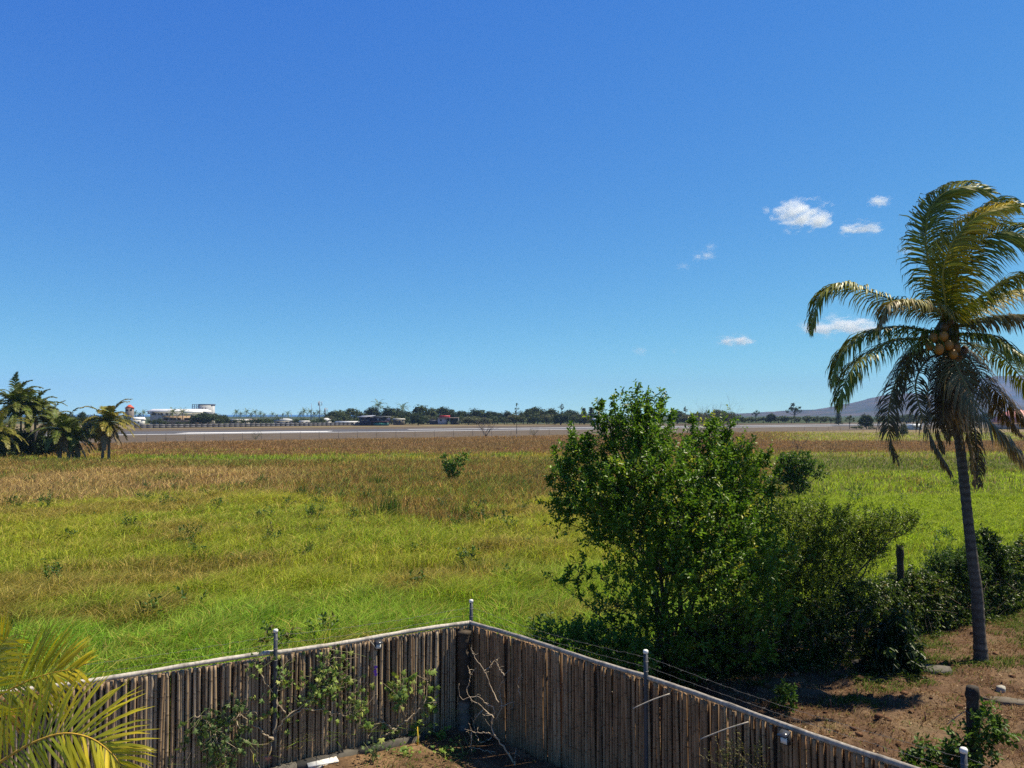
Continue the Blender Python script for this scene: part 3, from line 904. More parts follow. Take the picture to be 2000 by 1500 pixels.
# ------------------------------------------------------------------ palms across the meadow
def radial_palm(name, h, nf, Lf, seed, label, group, nleaf=46, width=.12, lean=(0, 0), wind=(.25, 0, 0), tint=0.0, trunks=1, seg=2, trunk_r=.14, Lleaf=None, dead=0, parts=True):
    rg = np.random.default_rng(seed)
    root = empty(name, (0, 0, 0), label, 'palm tree', group)
    for k in range(trunks):
        off = np.array([(k - (trunks - 1) / 2) * .7, .2 * k, 0])
        top = np.array([lean[0] * h, lean[1] * h, h]) * (1 - .06 * k)
        b = MB()
        b.tube(smooth_path([off + np.array([0, 0, -.2]), off * .8 + top * np.array([.25, .25, .5]), off * .25 + top], 14), np.interp(np.linspace(0, 1, 14), [0, .1, 1], [trunk_r * 1.5, trunk_r, trunk_r * .8]), 7, (.13, .11, .085), jit=.1, rng=rg)
        b.build('trunk', M['bark'], root, smooth=True)
    top = np.array([lean[0] * h, lean[1] * h, h])
    cr = MB()
    for k in range(nf + dead):
        a = k * 2.399 + rg.random() * .5
        if k < nf:
            e = 1.25 - 1.75 * (k / max(nf - 1, 1)) ** .9 + rg.normal() * .12
            dr = .9
            c, tc = lerp((.08, .15, .024), (.20, .23, .035), min(1, tint + .25 * rg.random())), lerp((.13, .13, .03), (.36, .25, .05), tint)
        else:
            e = -1.1; dr = .35
            c, tc = (.15, .11, .06), (.26, .19, .11)
        L = Lf * (.8 + .35 * rg.random())
        d = np.array([math.cos(a) * math.cos(e), math.sin(a) * math.cos(e), math.sin(e)])
        pts = [top]
        for s in range(5):
            pts.append(pts[-1] + d * L / 5)
            d = nrm(d + np.array([0, 0, -1]) * dr * .22 * (s + 1) * .6 + np.asarray(wind) * .22)
        lf, rb = frond_geo(rg, np.array(pts), nleaf, (Lleaf or Lf * .24), c, tc, droop=1.0, wind=np.asarray(wind) * .5, width=width, seg=seg, ragged=.2, rach_r=.04)
        if parts:
            o = lf.build('frond' if k < nf else 'dead_frond', M['palmleaf'], root); rb.build('midrib', M['twig'], o)
        else:
            for v, c_ in zip(lf.v, lf.c): pass
            n0 = cr.n
            cr.v += lf.v; cr.c += lf.c; cr.q += [q + n0 for q in lf.q]; cr.n += lf.n
    if not parts: cr.build('crown', M['farleaf'], root)
    return root


def put(o, px, py, s=1.0, rz=0.0, sz=None, Y=None):
    g = G(px, py)
    if Y is not None: g = np.array([(px - 1000) / 1500 * Y, Y, 0])
    o.location = (g[0], g[1], 0)
    o.rotation_euler = (0, 0, rz)
    o.scale = (s, s, sz or s)
    return o


gp = 'coconut palms at the left edge of the meadow'
put(radial_palm('coconut_palm', 7.2, 26, 4.1, 21, 'tallest dark palm of the cluster at the left edge of the meadow', gp, 56, .13, lean=(.05, 0), trunk_r=.17), 22, 897)
put(radial_palm('coconut_palm', 6.2, 25, 3.9, 22, 'dark palm right beside the tallest one in the left cluster', gp, 56, .13, lean=(-.03, .02), trunk_r=.17), 68, 896)
put(radial_palm('coconut_palm', 3.9, 22, 3.5, 23, 'low palm with arching fronds at the right front of the left cluster', gp, 50, lean=(.05, 0), dead=3), 118, 904)
put(radial_palm('coconut_palm', 3.0, 18, 2.8, 24, 'smallest palm in the left cluster, with dead fronds at its foot', gp, lean=(.08, 0), dead=4), 141, 903)
put(radial_palm('coconut_palm', 4.9, 26, 3.5, 25, 'lone double-trunk palm with yellow fronds right of the left palm cluster', gp, 52, .12, lean=(.07, 0), tint=.6, trunks=2, dead=5, trunk_r=.17), 205, 903)
put(radial_palm('coconut_palm', 3.6, 22, 3.6, 26, 'pale-fronded palm cut by the left edge of the picture', gp, lean=(.02, 0), tint=.35), -8, 902)
put(radial_palm('coconut_palm', 7.4, 22, 3.5, 27, 'slim palm behind the tallest palm of the left cluster', gp, lean=(-.02, 0)), 40, 892)
put(radial_palm('coconut_palm', 4.6, 20, 3.6, 28, 'palm at the back of the left cluster, between the dark and the low palm', gp, lean=(.03, 0), tint=.2), 92, 893)

# ------------------------------------------------------------------ bamboo fences
FENCE_TOP = 1.9
DIRT_TOP = 0.0


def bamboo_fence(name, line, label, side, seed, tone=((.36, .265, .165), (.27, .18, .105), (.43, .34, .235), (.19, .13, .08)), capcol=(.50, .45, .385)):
    """line: plan points, bay by bay; side: +1/-1, which side of the line the bamboo stands on"""
    rg = np.random.default_rng(seed)
    o0 = np.array([line[0][0], line[0][1], 0])
    root = empty(name, tuple(o0), label, 'fence')
    dips = [.0, .02, -.015, .01]
    for k in range(len(line) - 1):
        a, c = line[k], line[k + 1]
        d = c - a; L = np.linalg.norm(d); d = d / L
        nn = np.array([-d[1], d[0]]) * side
        b = MB()
        s = .06 if k == 0 else .03
        while s < L - .03:
            r = .022 + .007 * rg.random()
            s += r * .92
            p = a + d * s + nn * (.035 + .010 * rg.normal())
            z1 = FENCE_TOP - .035 - .03 * rg.random() ** 3
            lean = d * rg.normal() * .012 + nn * rg.normal() * .006
            nz = 24
            z = np.linspace(.03, z1, nz)
            nodes = np.arange(rg.random() * .3, 2.2, .27 + .10 * rg.random())
            zz = np.sort(np.concatenate([z, nodes[nodes < z1], nodes[nodes < z1] - .018, nodes[nodes < z1] + .018]))
            zz = zz[(zz > .02) & (zz <= z1)]
            isn = (np.abs(zz[:, None] - nodes[None, :]).min(1) < .004)
            taper = 1 - .10 * zz / 1.9
            rad = r * taper * (1 + .14 * isn)
            bow_ = np.sin(zz / 1.9 * math.pi) * rg.normal() * .008
            pts = np.stack([p[0] + lean[0] * zz + d[0] * bow_, p[1] + lean[1] * zz + d[1] * bow_, zz], 1) - o0
            t = rg.random()
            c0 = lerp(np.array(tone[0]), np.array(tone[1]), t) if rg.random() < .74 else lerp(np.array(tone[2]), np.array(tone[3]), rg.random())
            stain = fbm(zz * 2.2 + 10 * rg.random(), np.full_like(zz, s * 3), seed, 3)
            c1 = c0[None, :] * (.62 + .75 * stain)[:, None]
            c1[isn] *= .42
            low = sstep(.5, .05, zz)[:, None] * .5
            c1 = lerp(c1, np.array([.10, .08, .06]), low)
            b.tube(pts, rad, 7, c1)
            s += r * .92 + .012 * (rg.random() < .04) * (side < 0)
        if True:      # a second, darker row closes most gaps
            s = -.02
            while s < L + .03:
                r = .03 + .006 * rg.random()
                p = a + d * s - nn * .045
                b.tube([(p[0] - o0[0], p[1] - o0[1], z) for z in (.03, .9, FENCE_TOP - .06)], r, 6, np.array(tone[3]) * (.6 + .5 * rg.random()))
                s += r * 1.9 + .05 * (side < 0) * (rg.random() < .12)
        # two split-bamboo stringers behind the poles
        for zz in (.45, 1.45):
            q0, q1 = a - nn * .10, c - nn * .10
            b.tube([(*(q0 - o0[:2]), zz), (*(q1 - o0[:2]), zz)], .022, 6, (.2, .16, .11))
        b.build('bamboo_panel', M['bamboo'], root, smooth=True)
        # whitened bamboo rail laid along the top
        b = MB(); n = 40
        f = np.linspace(0.0, 1, n)
        P_ = a[None, :] + (c - a)[None, :] * f[:, None] + nn * .035
        zc = FENCE_TOP + .012 + .012 * np.sin(f * 7 + seed + k) + .01 * rg.normal()
        r = .035 + .002 * np.sin(f * 40)
        r = r * np.where((np.arange(n) % 9) == 4, 1.10, 1)
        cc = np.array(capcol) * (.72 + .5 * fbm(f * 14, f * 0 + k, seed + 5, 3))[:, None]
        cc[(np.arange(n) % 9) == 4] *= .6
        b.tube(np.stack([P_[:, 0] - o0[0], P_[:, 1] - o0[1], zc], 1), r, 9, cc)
        b.build('cap_rail', M['bamboo'], root, smooth=True)
    return root, o0


def steel_post(root, o0, p, nn, top=2.30, r=.032, label=None):
    b = MB(); q = p + nn
    cc = (.06, .068, .08)
    b.tube([(q[0] - o0[0], q[1] - o0[1], z) for z in (0, .6, 1.2, 1.8, top - .03)], r, 12, cc)
    o = b.build('post', M['steel'], root, smooth=True)
    b = MB()
    b.tube([(q[0] - o0[0], q[1] - o0[1], top - .05), (q[0] - o0[0], q[1] - o0[1], top - .012), (q[0] - o0[0], q[1] - o0[1], top)], [r * 1.18, r * 1.18, r * .9], 12, (.78, .77, .74))
    b.build('post_cap', M['plastic'], o, smooth=True)
    for z in (1.82, 2.0, 2.14):
        b = MB(); a = np.linspace(0, 2 * math.pi, 13)
        b.tube(np.stack([q[0] - o0[0] + np.cos(a) * (r + .003), q[1] - o0[1] + np.sin(a) * (r + .003), np.full(13, z) + .006 * np.sin(a * 2)], 1), .004, 4, (.22, .20, .19))
        b.build('wire_tie', M['steel'], o)


def barbed_wire(root, o0, a, c, za, zc, seed, sag=.04):
    rg = np.random.default_rng(seed)
    n = 60
    f = np.linspace(0, 1, n)
    pts = np.stack([a[0] + (c[0] - a[0]) * f - o0[0], a[1] + (c[1] - a[1]) * f - o0[1], za + (zc - za) * f - sag * np.sin(f * math.pi) + .004 * rg.normal(size=n)], 1)
    b = MB(); b.tube(pts, .0022, 4, (.16, .155, .15))
    for k in range(2, n - 1, 3):
        for _ in range(2):
            d = nrm(rg.normal(size=3)) * .022
            b.tube([pts[k] - d, pts[k] + d], .0014, 3, (.2, .19, .18), cap=False)
    b.build('barbed_wire', M['steel'], root)


lf, lo = bamboo_fence('bamboo_fence', LF, 'sunlit grey bamboo fence on the left, with a whitened top rail and climbing vines', 1, 31)
for p in LF[1:3]: steel_post(lf, lo, p, np.array([.05, -.086]))
steel_post(lf, lo, LF[0], np.array([.02, .04]))
for k in range(2):
    barbed_wire(lf, lo, LF[k] + np.array([-.03, .06]), LF[k + 1] + np.array([-.03, .06]), 2.02, 2.02, 50 + k)
    barbed_wire(lf, lo, LF[k] + np.array([-.03, .06]), LF[k + 1] + np.array([-.03, .06]), 2.15, 2.15, 60 + k)
# concrete strip at the foot
b = MB()
d = (LF[2] - LF[0]) / np.linalg.norm(LF[2] - LF[0]); nn = np.array([-d[1], d[0]])
Mx = np.array([[d[0], nn[0], 0], [d[1], nn[1], 0], [0, 0, 1]])
rg = np.random.default_rng(4)
s = 1.0
while s < 9:
    l = .7 + .5 * rg.random()
    b.box((s, .07, -.05), (s + l, .22 + .03 * rg.random(), .13 + .03 * rg.random()), np.array([.11, .10, .085]) * (.7 + .5 * rg.random()), Mx)
    s += l + .012
b.build('footing', M['concrete'], lf)

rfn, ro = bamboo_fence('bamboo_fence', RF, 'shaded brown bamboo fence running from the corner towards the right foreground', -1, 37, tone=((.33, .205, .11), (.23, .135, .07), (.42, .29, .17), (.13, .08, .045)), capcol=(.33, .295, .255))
for p in RF[1:3]: steel_post(rfn, ro, p, np.array([-.045, -.04]))
for k in range(3):
    barbed_wire(rfn, ro, RF[k] + np.array([.03, .03]), RF[k + 1] + np.array([.03, .03]), 2.02, 2.02, 70 + k)
    barbed_wire(rfn, ro, RF[k] + np.array([.03, .03]), RF[k + 1] + np.array([.03, .03]), 2.16, 2.16, 80 + k, .07)

# mossy corner post of the two fences
b = MB(); rg = np.random.default_rng(9)
cp = np.array([CORNER[0] - .06, CORNER[1] - .20])
zz = np.linspace(-.02, 1.8, 40)
b.tube(np.stack([np.full(40, 0) + .01 * rg.normal(size=40), np.zeros(40), zz], 1), .115 + .012 * rg.normal(size=40), 12, np.where((zz > .55)[:, None], np.array([.055, .042, .03]), np.array([.12, .11, .095])) * (.7 + .6 * rg.random((40, 1))), jit=.25, rng=rg)
o = b.build('corner_post', M['bark'], None, smooth=True); o.location = (cp[0], cp[1], 0)
tag(o, 'dark mossy timber post standing in the corner where the two bamboo fences meet', 'post')


def LFP(px, py, off=.16):
    """point on a plane `off` metres in front of the left fence"""
    dd = (LF[2] - LF[0]); dd = dd / np.linalg.norm(dd); n2 = np.array([-dd[1], dd[0]])
    n3 = np.array([n2[0], n2[1], 0]); p0 = np.array([LF[0][0], LF[0][1], 0]) + n3 * off
    r = ray(px, py); o_ = np.array([0, 0, CAM_H])
    return o_ + r * (n3 @ (p0 - o_)) / (n3 @ r)


def RFP(px, py, off=.12):
    dd = (RF[2] - RF[0]); dd = dd / np.linalg.norm(dd); n2 = np.array([dd[1], -dd[0]])
    n3 = np.array([n2[0], n2[1], 0]); p0 = np.array([RF[0][0], RF[0][1], 0]) + n3 * off
    r = ray(px, py); o_ = np.array([0, 0, CAM_H])
    return o_ + r * (n3 @ (p0 - o_)) / (n3 @ r)


def small_light(name, p, d, n2, label, group):
    """solar wall light: slanted panel, housing, back plate"""
    root = empty(name, tuple(p), label, 'light', group)
    Mx = np.array([[d[0], n2[0], 0], [d[1], n2[1], 0], [0, 0, 1]])
    b = MB(); b.box((-.055, 0, -.11), (.055, .055, .03), (.035, .035, .037), Mx); b.build('housing', M['plastic'], root)
    b = MB()
    V = np.array([[-.06, .005, .05], [.06, .005, .05], [.06, .12, .012], [-.06, .12, .012], [-.06, .005, .034], [.06, .005, .034], [.06, .12, -.004], [-.06, .12, -.004]]) @ Mx.T
    b.add(V, [[0, 1, 2, 3], [7, 6, 5, 4], [0, 4, 5, 1], [1, 5, 6, 2], [2, 6, 7, 3], [3, 7, 4, 0]], None, (.05, .052, .06)); b.build('solar_panel', M['glass'], root)
    b = MB(); b.box((-.04, .057, -.095), (.04, .066, -.02), (.75, .75, .72), Mx); b.build('lens', M['plastic'], root)


ld = (LF[2] - LF[0]) / np.linalg.norm(LF[2] - LF[0]); ln = np.array([-ld[1], ld[0]])
rd = (RF[2] - RF[0]) / np.linalg.norm(RF[2] - RF[0]); rn = np.array([rd[1], -rd[0]])
small_light('solar_light', LFP(737, 1254, .075), ld, ln, 'small solar light high on the sunlit left bamboo fence', 'solar lights on the bamboo fences')
small_light('solar_light', RFP(1536, 1434, .075), rd, rn, 'small solar light under the rail of the shaded right bamboo fence', 'solar lights on the bamboo fences')


def stick(px0, py0, px1, py1, o0, o1, label, r=.009, c=(.42, .37, .30), fn=RFP):
    a, c_ = fn(px0, py0, o0), fn(px1, py1, o1)
    b = MB(); b.tube(smooth_path([a, (a + c_) / 2 + np.array([0, 0, .012]), c_], 8), np.linspace(r, r * .8, 8), 6, c)
    return tag(b.build('thin_stick', M['twig'], None, loc=tuple(a)), label, 'stick', 'sticks poking out of the bamboo fences')


stick(1308, 1355, 1236, 1384, .05, .42, 'thin pale stick slanting below the steel post on the right fence')
stick(1462, 1410, 1367, 1444, .05, .40, 'thin pale stick poking from the right fence, between the post and the solar light')
stick(721, 1250, 737, 1271, .30, .08, 'short pale twig beside the solar light on the left fence', .007, (.5, .46, .4), LFP)

# purple flower caught on the left fence
root = empty('purple_flower', tuple(LFP(733, 1308, .10)), 'small purple flower hanging on the left bamboo fence below the solar light', 'flower')
rg = np.random.default_rng(2)
for j, (dx, dz) in enumerate([(0, .05), (.01, -.02), (0, -.07)]):
    b = MB()
    for k in range(7):
        a = k * 2 * math.pi / 7 + j
        dirv = np.array([math.cos(a) * ld[0], math.cos(a) * ld[1], math.sin(a)]); s2 = np.array([-math.sin(a) * ld[0], -math.sin(a) * ld[1], math.cos(a)])
        c0 = np.array([dx * ld[0] + .02 * ln[0], dx * ld[1] + .02 * ln[1], dz]); n3 = np.array([ln[0], ln[1], 0])
        b.add([c0, c0 + dirv * .022 + s2 * .010 + n3 * .01, c0 + dirv * .038, c0 + dirv * .022 - s2 * .010 + n3 * .01], [[0, 1, 2, 3]], None, (.14, .05, .50))
    b.build('blossom', M['softleaf'], root)
b = MB(); b.tube([(0, 0, .09), (.01, 0, -.09)], .004, 4, (.1, .14, .04)); b.build('flower_stalk', M['twig'], root)


# ------------------------------------------------------------------ vines on the fence
def lobed_leaves(b, rg, pos, nml, size, pal):
    """five-lobed leaves facing roughly along nml"""
    N = len(pos)
    n3 = nrm(np.asarray(nml) + rg.normal(size=(N, 3)) * .45)
    dn = nrm(np.array([0, 0, -1.0]) + rg.normal(size=(N, 3)) * .55)
    yv = nrm(dn - (dn * n3).sum(1, keepdims=True) * n3); xv = np.cross(yv, n3)
    sz = size * (.55 + .75 * rg.random(N))[:, None]
    pr = [(0, -.05), (.28, -.22), (.62, -.05), (.36, .16), (.55, .62), (.2, .42), (0, 1.0), (-.2, .42), (-.55, .62), (-.36, .16), (-.62, -.05), (-.28, -.22)]
    pts = [pos + yv * sz * .12 + n3 * sz * .10] + [pos + xv * sz * x + yv * sz * y - n3 * sz * (.12 * (abs(x) + max(y, 0))) for x, y in pr]
    V = np.stack(pts, 1).reshape(-1, 3)
    k = np.arange(N)[:, None] * 13
    t = np.concatenate([k + np.array([[0, 1 + i, 1 + (i + 1) % 12]]) for i in range(12)])
    pal = np.asarray(pal)
    c = pal[rg.integers(0, len(pal), N)] * (.7 + .6 * rg.random((N, 1)))
    b.add(V, None, t, np.repeat(c, 13, axis=0))


def vine(name, label, main, blobs, seed, n_tend=22, pal=((.15, .24, .04), (.22, .30, .06), (.33, .37, .09), (.10, .17, .035)), size=.064, stem_r=.015):
    rg = np.random.default_rng(seed)
    base = LFP(*main[0][0], .15); base[2] = max(base[2], 0)
    root = empty(name, tuple(base), label, 'vine')
    nodes = []
    for path in main:
        pts = smooth_path([LFP(px, py, .10 + .08 * rg.random()) - base for px, py in path], 24)
        pts += rg.normal(size=pts.shape) * .012
        b = MB(); b.tube(pts, np.linspace(stem_r, stem_r * .45, 24), 6, (.36, .29, .20), jit=.2, rng=rg)
        b.build('stem', M['twig'], root, smooth=True)
        nodes += list(pts[6:])
    n3 = np.array([ln[0], ln[1], .25])
    lb, tb, pos = MB(), MB(), []
    for (px, py, r, nl) in blobs:
        c0 = LFP(px, py, .17) - base; R_ = r / 1500 * 12.2
        for _ in range(max(4, nl // 3)):
            d = rg.normal(size=3) * R_ * .6; d -= np.array([ln[0], ln[1], 0]) * (d @ np.array([ln[0], ln[1], 0])) * .75
            e = c0 + d; e[2] = max(e[2], -base[2] + .06)
            s0 = nodes[np.argmin([np.linalg.norm(q - e) + .3 * rg.random() for q in nodes])]
            pth = smooth_path([s0, (s0 + e) / 2 + rg.normal(size=3) * np.array([.07, .03, .07]), e], 8)
            tb.tube(pth, np.linspace(.0045, .002, 8), 4, (.38, .31, .21) if rg.random() < .6 else (.2, .24, .09), cap=False)
            for _ in range(max(2, int(.95 * (nl // max(4, nl // 3) + 1)))):
                pos.append(pth[rg.integers(2, 8)] + rg.normal(size=3) * np.array([.05, .03, .05]) + np.array([ln[0], ln[1], 0]) * .04 * rg.random())
    lobed_leaves(lb, rg, np.array(pos), n3, size, pal)
    tag(tb.build('tendril', M['twig'], root), kind='stuff')
    lb.build('foliage', M['softleaf'], root)
    return root


vine('fence_vine', 'darker green vine low on the left fence, nearest the yellow palm fronds', [[(440, 1490), (420, 1440), (400, 1405), (380, 1400)], [(440, 1490), (470, 1440), (460, 1400), (500, 1390)], [(440, 1490), (445, 1420), (470, 1380)]],
     [(440, 1395, 40, 60), (400, 1410, 30, 34), (470, 1420, 40, 40), (390, 1470, 40, 40), (460, 1480, 45, 46), (430, 1440, 35, 40), (420, 1500, 35, 30)], 41, pal=((.055, .10, .03), (.09, .15, .04), (.13, .19, .06)))
vine('fence_vine', 'bright yellow-green vine spreading from a bare stem across the middle of the left fence', [[(525, 1480), (535, 1440), (556, 1405), (600, 1370), (640, 1345)], [(535, 1445), (500, 1420), (470, 1395)], [(556, 1405), (600, 1385), (660, 1395), (700, 1405)], [(560, 1400), (530, 1350), (500, 1300)], [(600, 1370), (625, 1320), (640, 1270)], [(535, 1440), (540, 1380), (545, 1320)]],
     [(660, 1330, 40, 66), (700, 1355, 38, 52), (625, 1340, 34, 44), (680, 1310, 30, 32), (545, 1330, 36, 36), (640, 1275, 22, 16), (505, 1295, 28, 20), (560, 1375, 45, 28), (700, 1385, 40, 24), (720, 1340, 25, 22), (590, 1320, 35, 26), (640, 1365, 45, 34), (525, 1400, 20, 12)], 42)
vine('fence_vine', 'sparse vine with a looping bare stem at the right end of the left fence', [[(742, 1442), (770, 1425), (792, 1408), (785, 1385), (768, 1360)], [(792, 1410), (815, 1390), (830, 1370), (835, 1330)], [(770, 1425), (740, 1410), (720, 1440)]],
     [(762, 1330, 24, 22), (800, 1332, 22, 18), (845, 1385, 20, 16), (812, 1365, 40, 22), (768, 1432, 16, 10), (772, 1358, 28, 18), (722, 1415, 18, 8), (838, 1320, 14, 6)], 43, size=.085)

# dead shrub in the fence corner, stems traced one by one
root_p = G(1003, 1492)
ds = empty('dead_shrub', tuple(root_p), 'bare pale branching shrub with twisted dead stems in the fence corner', 'shrub')
rg = np.random.default_rng(12)
DS = [[(1003, 1490), (985, 1460), (968, 1440), (960, 1415), (962, 1400), (945, 1385), (925, 1370), (912, 1350)], [(960, 1415), (965, 1385), (950, 1375), (930, 1360), (900, 1365), (897, 1335)],
      [(968, 1405), (980, 1380), (975, 1350), (985, 1320), (1000, 1305)], [(975, 1380), (1000, 1372), (1015, 1358), (1030, 1350)], [(974, 1372), (960, 1345), (945, 1310), (925, 1280), (920, 1265)],
      [(985, 1320), (972, 1300), (968, 1285)], [(1003, 1490), (975, 1475), (945, 1465), (912, 1458)], [(960, 1440), (940, 1450), (930, 1435), (925, 1415)], [(968, 1440), (950, 1430), (925, 1430), (915, 1412)],
      [(920, 1430), (921, 1468)], [(1015, 1358), (1012, 1330), (1020, 1315)], [(945, 1310), (960, 1300), (957, 1290)], [(1005, 1495), (1008, 1460)], [(912, 1350), (918, 1320), (914, 1300)], [(945, 1385), (930, 1400), (925, 1415)], [(1000, 1372), (1015, 1375), (1030, 1362)]]
for k, pth in enumerate(DS):
    dep = root_p[1] + .25 * (k % 4) - .2
    pts = np.array([P(a, c, dep + .07 * math.sin(3 * i + k)) for i, (a, c) in enumerate(pth)]) - root_p
    pts[:, 2] = np.maximum(pts[:, 2], .03)
    r0 = .016 if k == 0 else .009
    b = MB(); sp = smooth_path(pts, 26); sp[1:-1] += rg.normal(size=(24, 3)) * .008
    b.tube(sp, np.linspace(r0, .003, 26), 6, (.47, .37, .26), jit=.2, rng=rg)
    for _ in range(3):
        j = rg.integers(8, 25); d = nrm(rg.normal(size=3) + np.array([0, 0, .3])) * (.06 + .12 * rg.random())
        b.tube(smooth_path([sp[j], sp[j] + d * .5 + rg.normal(size=3) * .02, sp[j] + d], 5), [.004, .0035, .003, .0025, .002], 4, (.44, .36, .26), cap=False)
    b.build('branch', M['twig'], ds, smooth=True)

# ------------------------------------------------------------------ litter and weeds in the yard
def weed(name, px, py, label, seed, h=.35, n=40, size=.06, pal=((.14, .25, .03), (.22, .30, .04), (.09, .17, .03)), cat='weed', group='weeds in the fenced yard', spread=.16, zb=None):
    rg = np.random.default_rng(seed)
    g = G(px, py, zb or 0.03)
    root = empty(name, tuple(g), label, cat, group)
    sb, lb, pos = MB(), MB(), []
    for k in range(6):
        e = np.array([rg.normal() * spread, rg.normal() * spread, h * (.6 + .5 * rg.random())])
        pth = smooth_path([(0, 0, 0), e * np.array([.3, .3, .6]), e], 6)
        sb.tube(pth, np.linspace(.006, .003, 6), 4, (.24, .26, .08), cap=False)
        pos += [pth[rg.integers(2, 6)] + rg.normal(size=3) * .05 for _ in range(n // 6)]
    lobed_leaves(lb, rg, np.array(pos), np.array([.1, -.4, .9]), size, pal)
    sb.build('stem', M['twig'], root); lb.build('foliage', M['softleaf'], root)


weed('weed', 812, 1452, 'light green leafy weed with a yellow stalk at the foot of the left fence', 71)
weed('weed', 858, 1445, 'light green weed at the edge of the dark corner shadow', 72, h=.25, n=34)
weed('weed', 728, 1492, 'dark weed in the middle of the soil at the bottom of the picture', 73, h=.4, n=30, pal=((.06, .11, .03), (.1, .15, .04)))
weed('weed', 868, 1478, 'low green weed patch in front of the dead shrub', 74, h=.14, n=42, spread=.25)
weed('weed', 800, 1478, 'scattered small weed on the lit soil between two taller weeds', 75, h=.12, n=30, spread=.25)
weed('weed', 905, 1480, 'small weed beside the lower stems of the dead shrub', 76, h=.16, n=24, spread=.2, pal=((.06, .11, .03), (.1, .15, .04)))
g = G(815, 1460, .03)
b = MB(); b.tube([(0, 0, 0), (.01, 0, .15), (.0, .01, .34)], [.014, .012, .008], 6, (.75, .50, .04))
tag(b.build('yellow_stalk', M['twig'], None, loc=None), 'bright yellow stalk standing in the soil by the left fence', 'stalk').location = tuple(g)


def pot():
    g = G(519, 1512, 0)
    root = empty('clay_pot', tuple(g), 'faded pink clay pot at the foot of the vine stem', 'pot')
    b = MB()
    z = np.array([0, .05, .2, .27, .275, .33, .335, .30, .12, .10]); r = np.array([.085, .09, .115, .122, .138, .142, .128, .118, .10, .001])
    b.tube(np.stack([z * 0, z * 0, z], 1) + 1e-6 * np.arange(10)[:, None], r, 18, (.50, .25, .19)); b.build('bowl', M['concrete'], root, smooth=False)
    b = MB(); b.tube([(0, 0, .26), (0, 0, .275)], .117, 14, (.06, .045, .03)); b.build('potting_soil', M['soilclod'], root)


pot()
g = G(628, 1500, 0)
root = empty('plastic_crate', tuple(g), 'white plastic tub cut by the bottom edge of the picture', 'tub')
b = MB()
Mx = np.array([[.9, -.43, 0], [.43, .9, 0], [0, 0, 1]])
for lo, hi in (((-.28, -.2, 0), (.28, -.18, .15)), ((-.28, .18, 0), (.28, .2, .15)), ((-.28, -.18, 0), (-.26, .18, .15)), ((.26, -.18, 0), (.28, .18, .15))): b.box(np.array(lo) * .8, np.array(hi) * .8, (.62, .60, .56), Mx)
b.build('side_wall', M['plastic'], root)
b = MB(); b.box((-.24, -.176, .121), (.24, .176, .138), (.70, .68, .64), Mx); b.build('lid', M['plastic'], root)
b = MB(); b.box((-.4, -.16, .0), (.4, .16, .03), (.70, .68, .64), np.array([[.95, -.3, 0], [.3, .95, 0], [0, 0, 1]]), G(590, 1503, .02))
tag(b.build('white_board', M['plastic'], None, loc=tuple(G(590, 1503, .02))), 'white board lying on the soil beside the white tub', 'board')
g = G(428, 1512, 0)
b = MB(); b.box((-.14, -.01, 0), (.14, .01, .42), (.16, .17, .18), np.array([[.86, .5, 0], [-.5, .86, .25], [0, -.25, 1]]))
tag(b.build('grey_sheet', M['plastic'], None, loc=None), 'grey sheet leaning against the darker vine on the left fence', 'sheet').location = tuple(g)
g = G(624, 1478, 0)
root = empty('black_bucket', tuple(g), 'small black bucket beside the concrete footing of the left fence', 'bucket')
b = MB(); z = np.array([0, .01, .17, .175, .17, .03, .028]); r = np.array([.001, .075, .095, .10, .088, .07, .001])
b.tube(np.stack([z * 0, z * 0, z], 1) + 1e-6 * np.arange(7)[:, None], r, 16, (.03, .03, .032), cap=False); b.build('bowl', M['plastic'], root, smooth=False)
b = MB(); a = np.linspace(0, math.pi, 12); b.tube(np.stack([np.cos(a) * .098, .02 + .06 * np.sin(a), .17 + .07 * np.sin(a)], 1), .004, 5, (.25, .25, .25)); b.build('handle', M['steel'], root)

# wiry plant at the foot of the right fence
shrub('wiry_plant', RFP(1440, 1560, .35) * np.array([1, 1, 0]), [(*RFP(px, py, .3), r) for px, py, r in [(1420, 1495, .18), (1455, 1485, .2), (1440, 1520, .25), (1475, 1500, .16), (1430, 1550, .25)]],
      'thin wiry plant with pale tips growing against the right fence at the bottom edge', 'plant', [(.12, .13, .04), (.2, .18, .07), (.07, .09, .03)], 130, 7, (.035, .012), 5, .01, 77, M['softleaf'], None, 1.0, (.12, .3), .06, 3, (.25, .2, .13))


# ------------------------------------------------------------------ the big shrub beyond the fence
def lob(l, Y, j=0.0, seed=1):
    """lobes from (px, py, radius px, distance offset)"""
    out = []
    for px, py, r, dy in l:
        Yd = Y + dy
        out.append((*P(px, py, Yd), .86 * r * Yd / 1500))
    return out


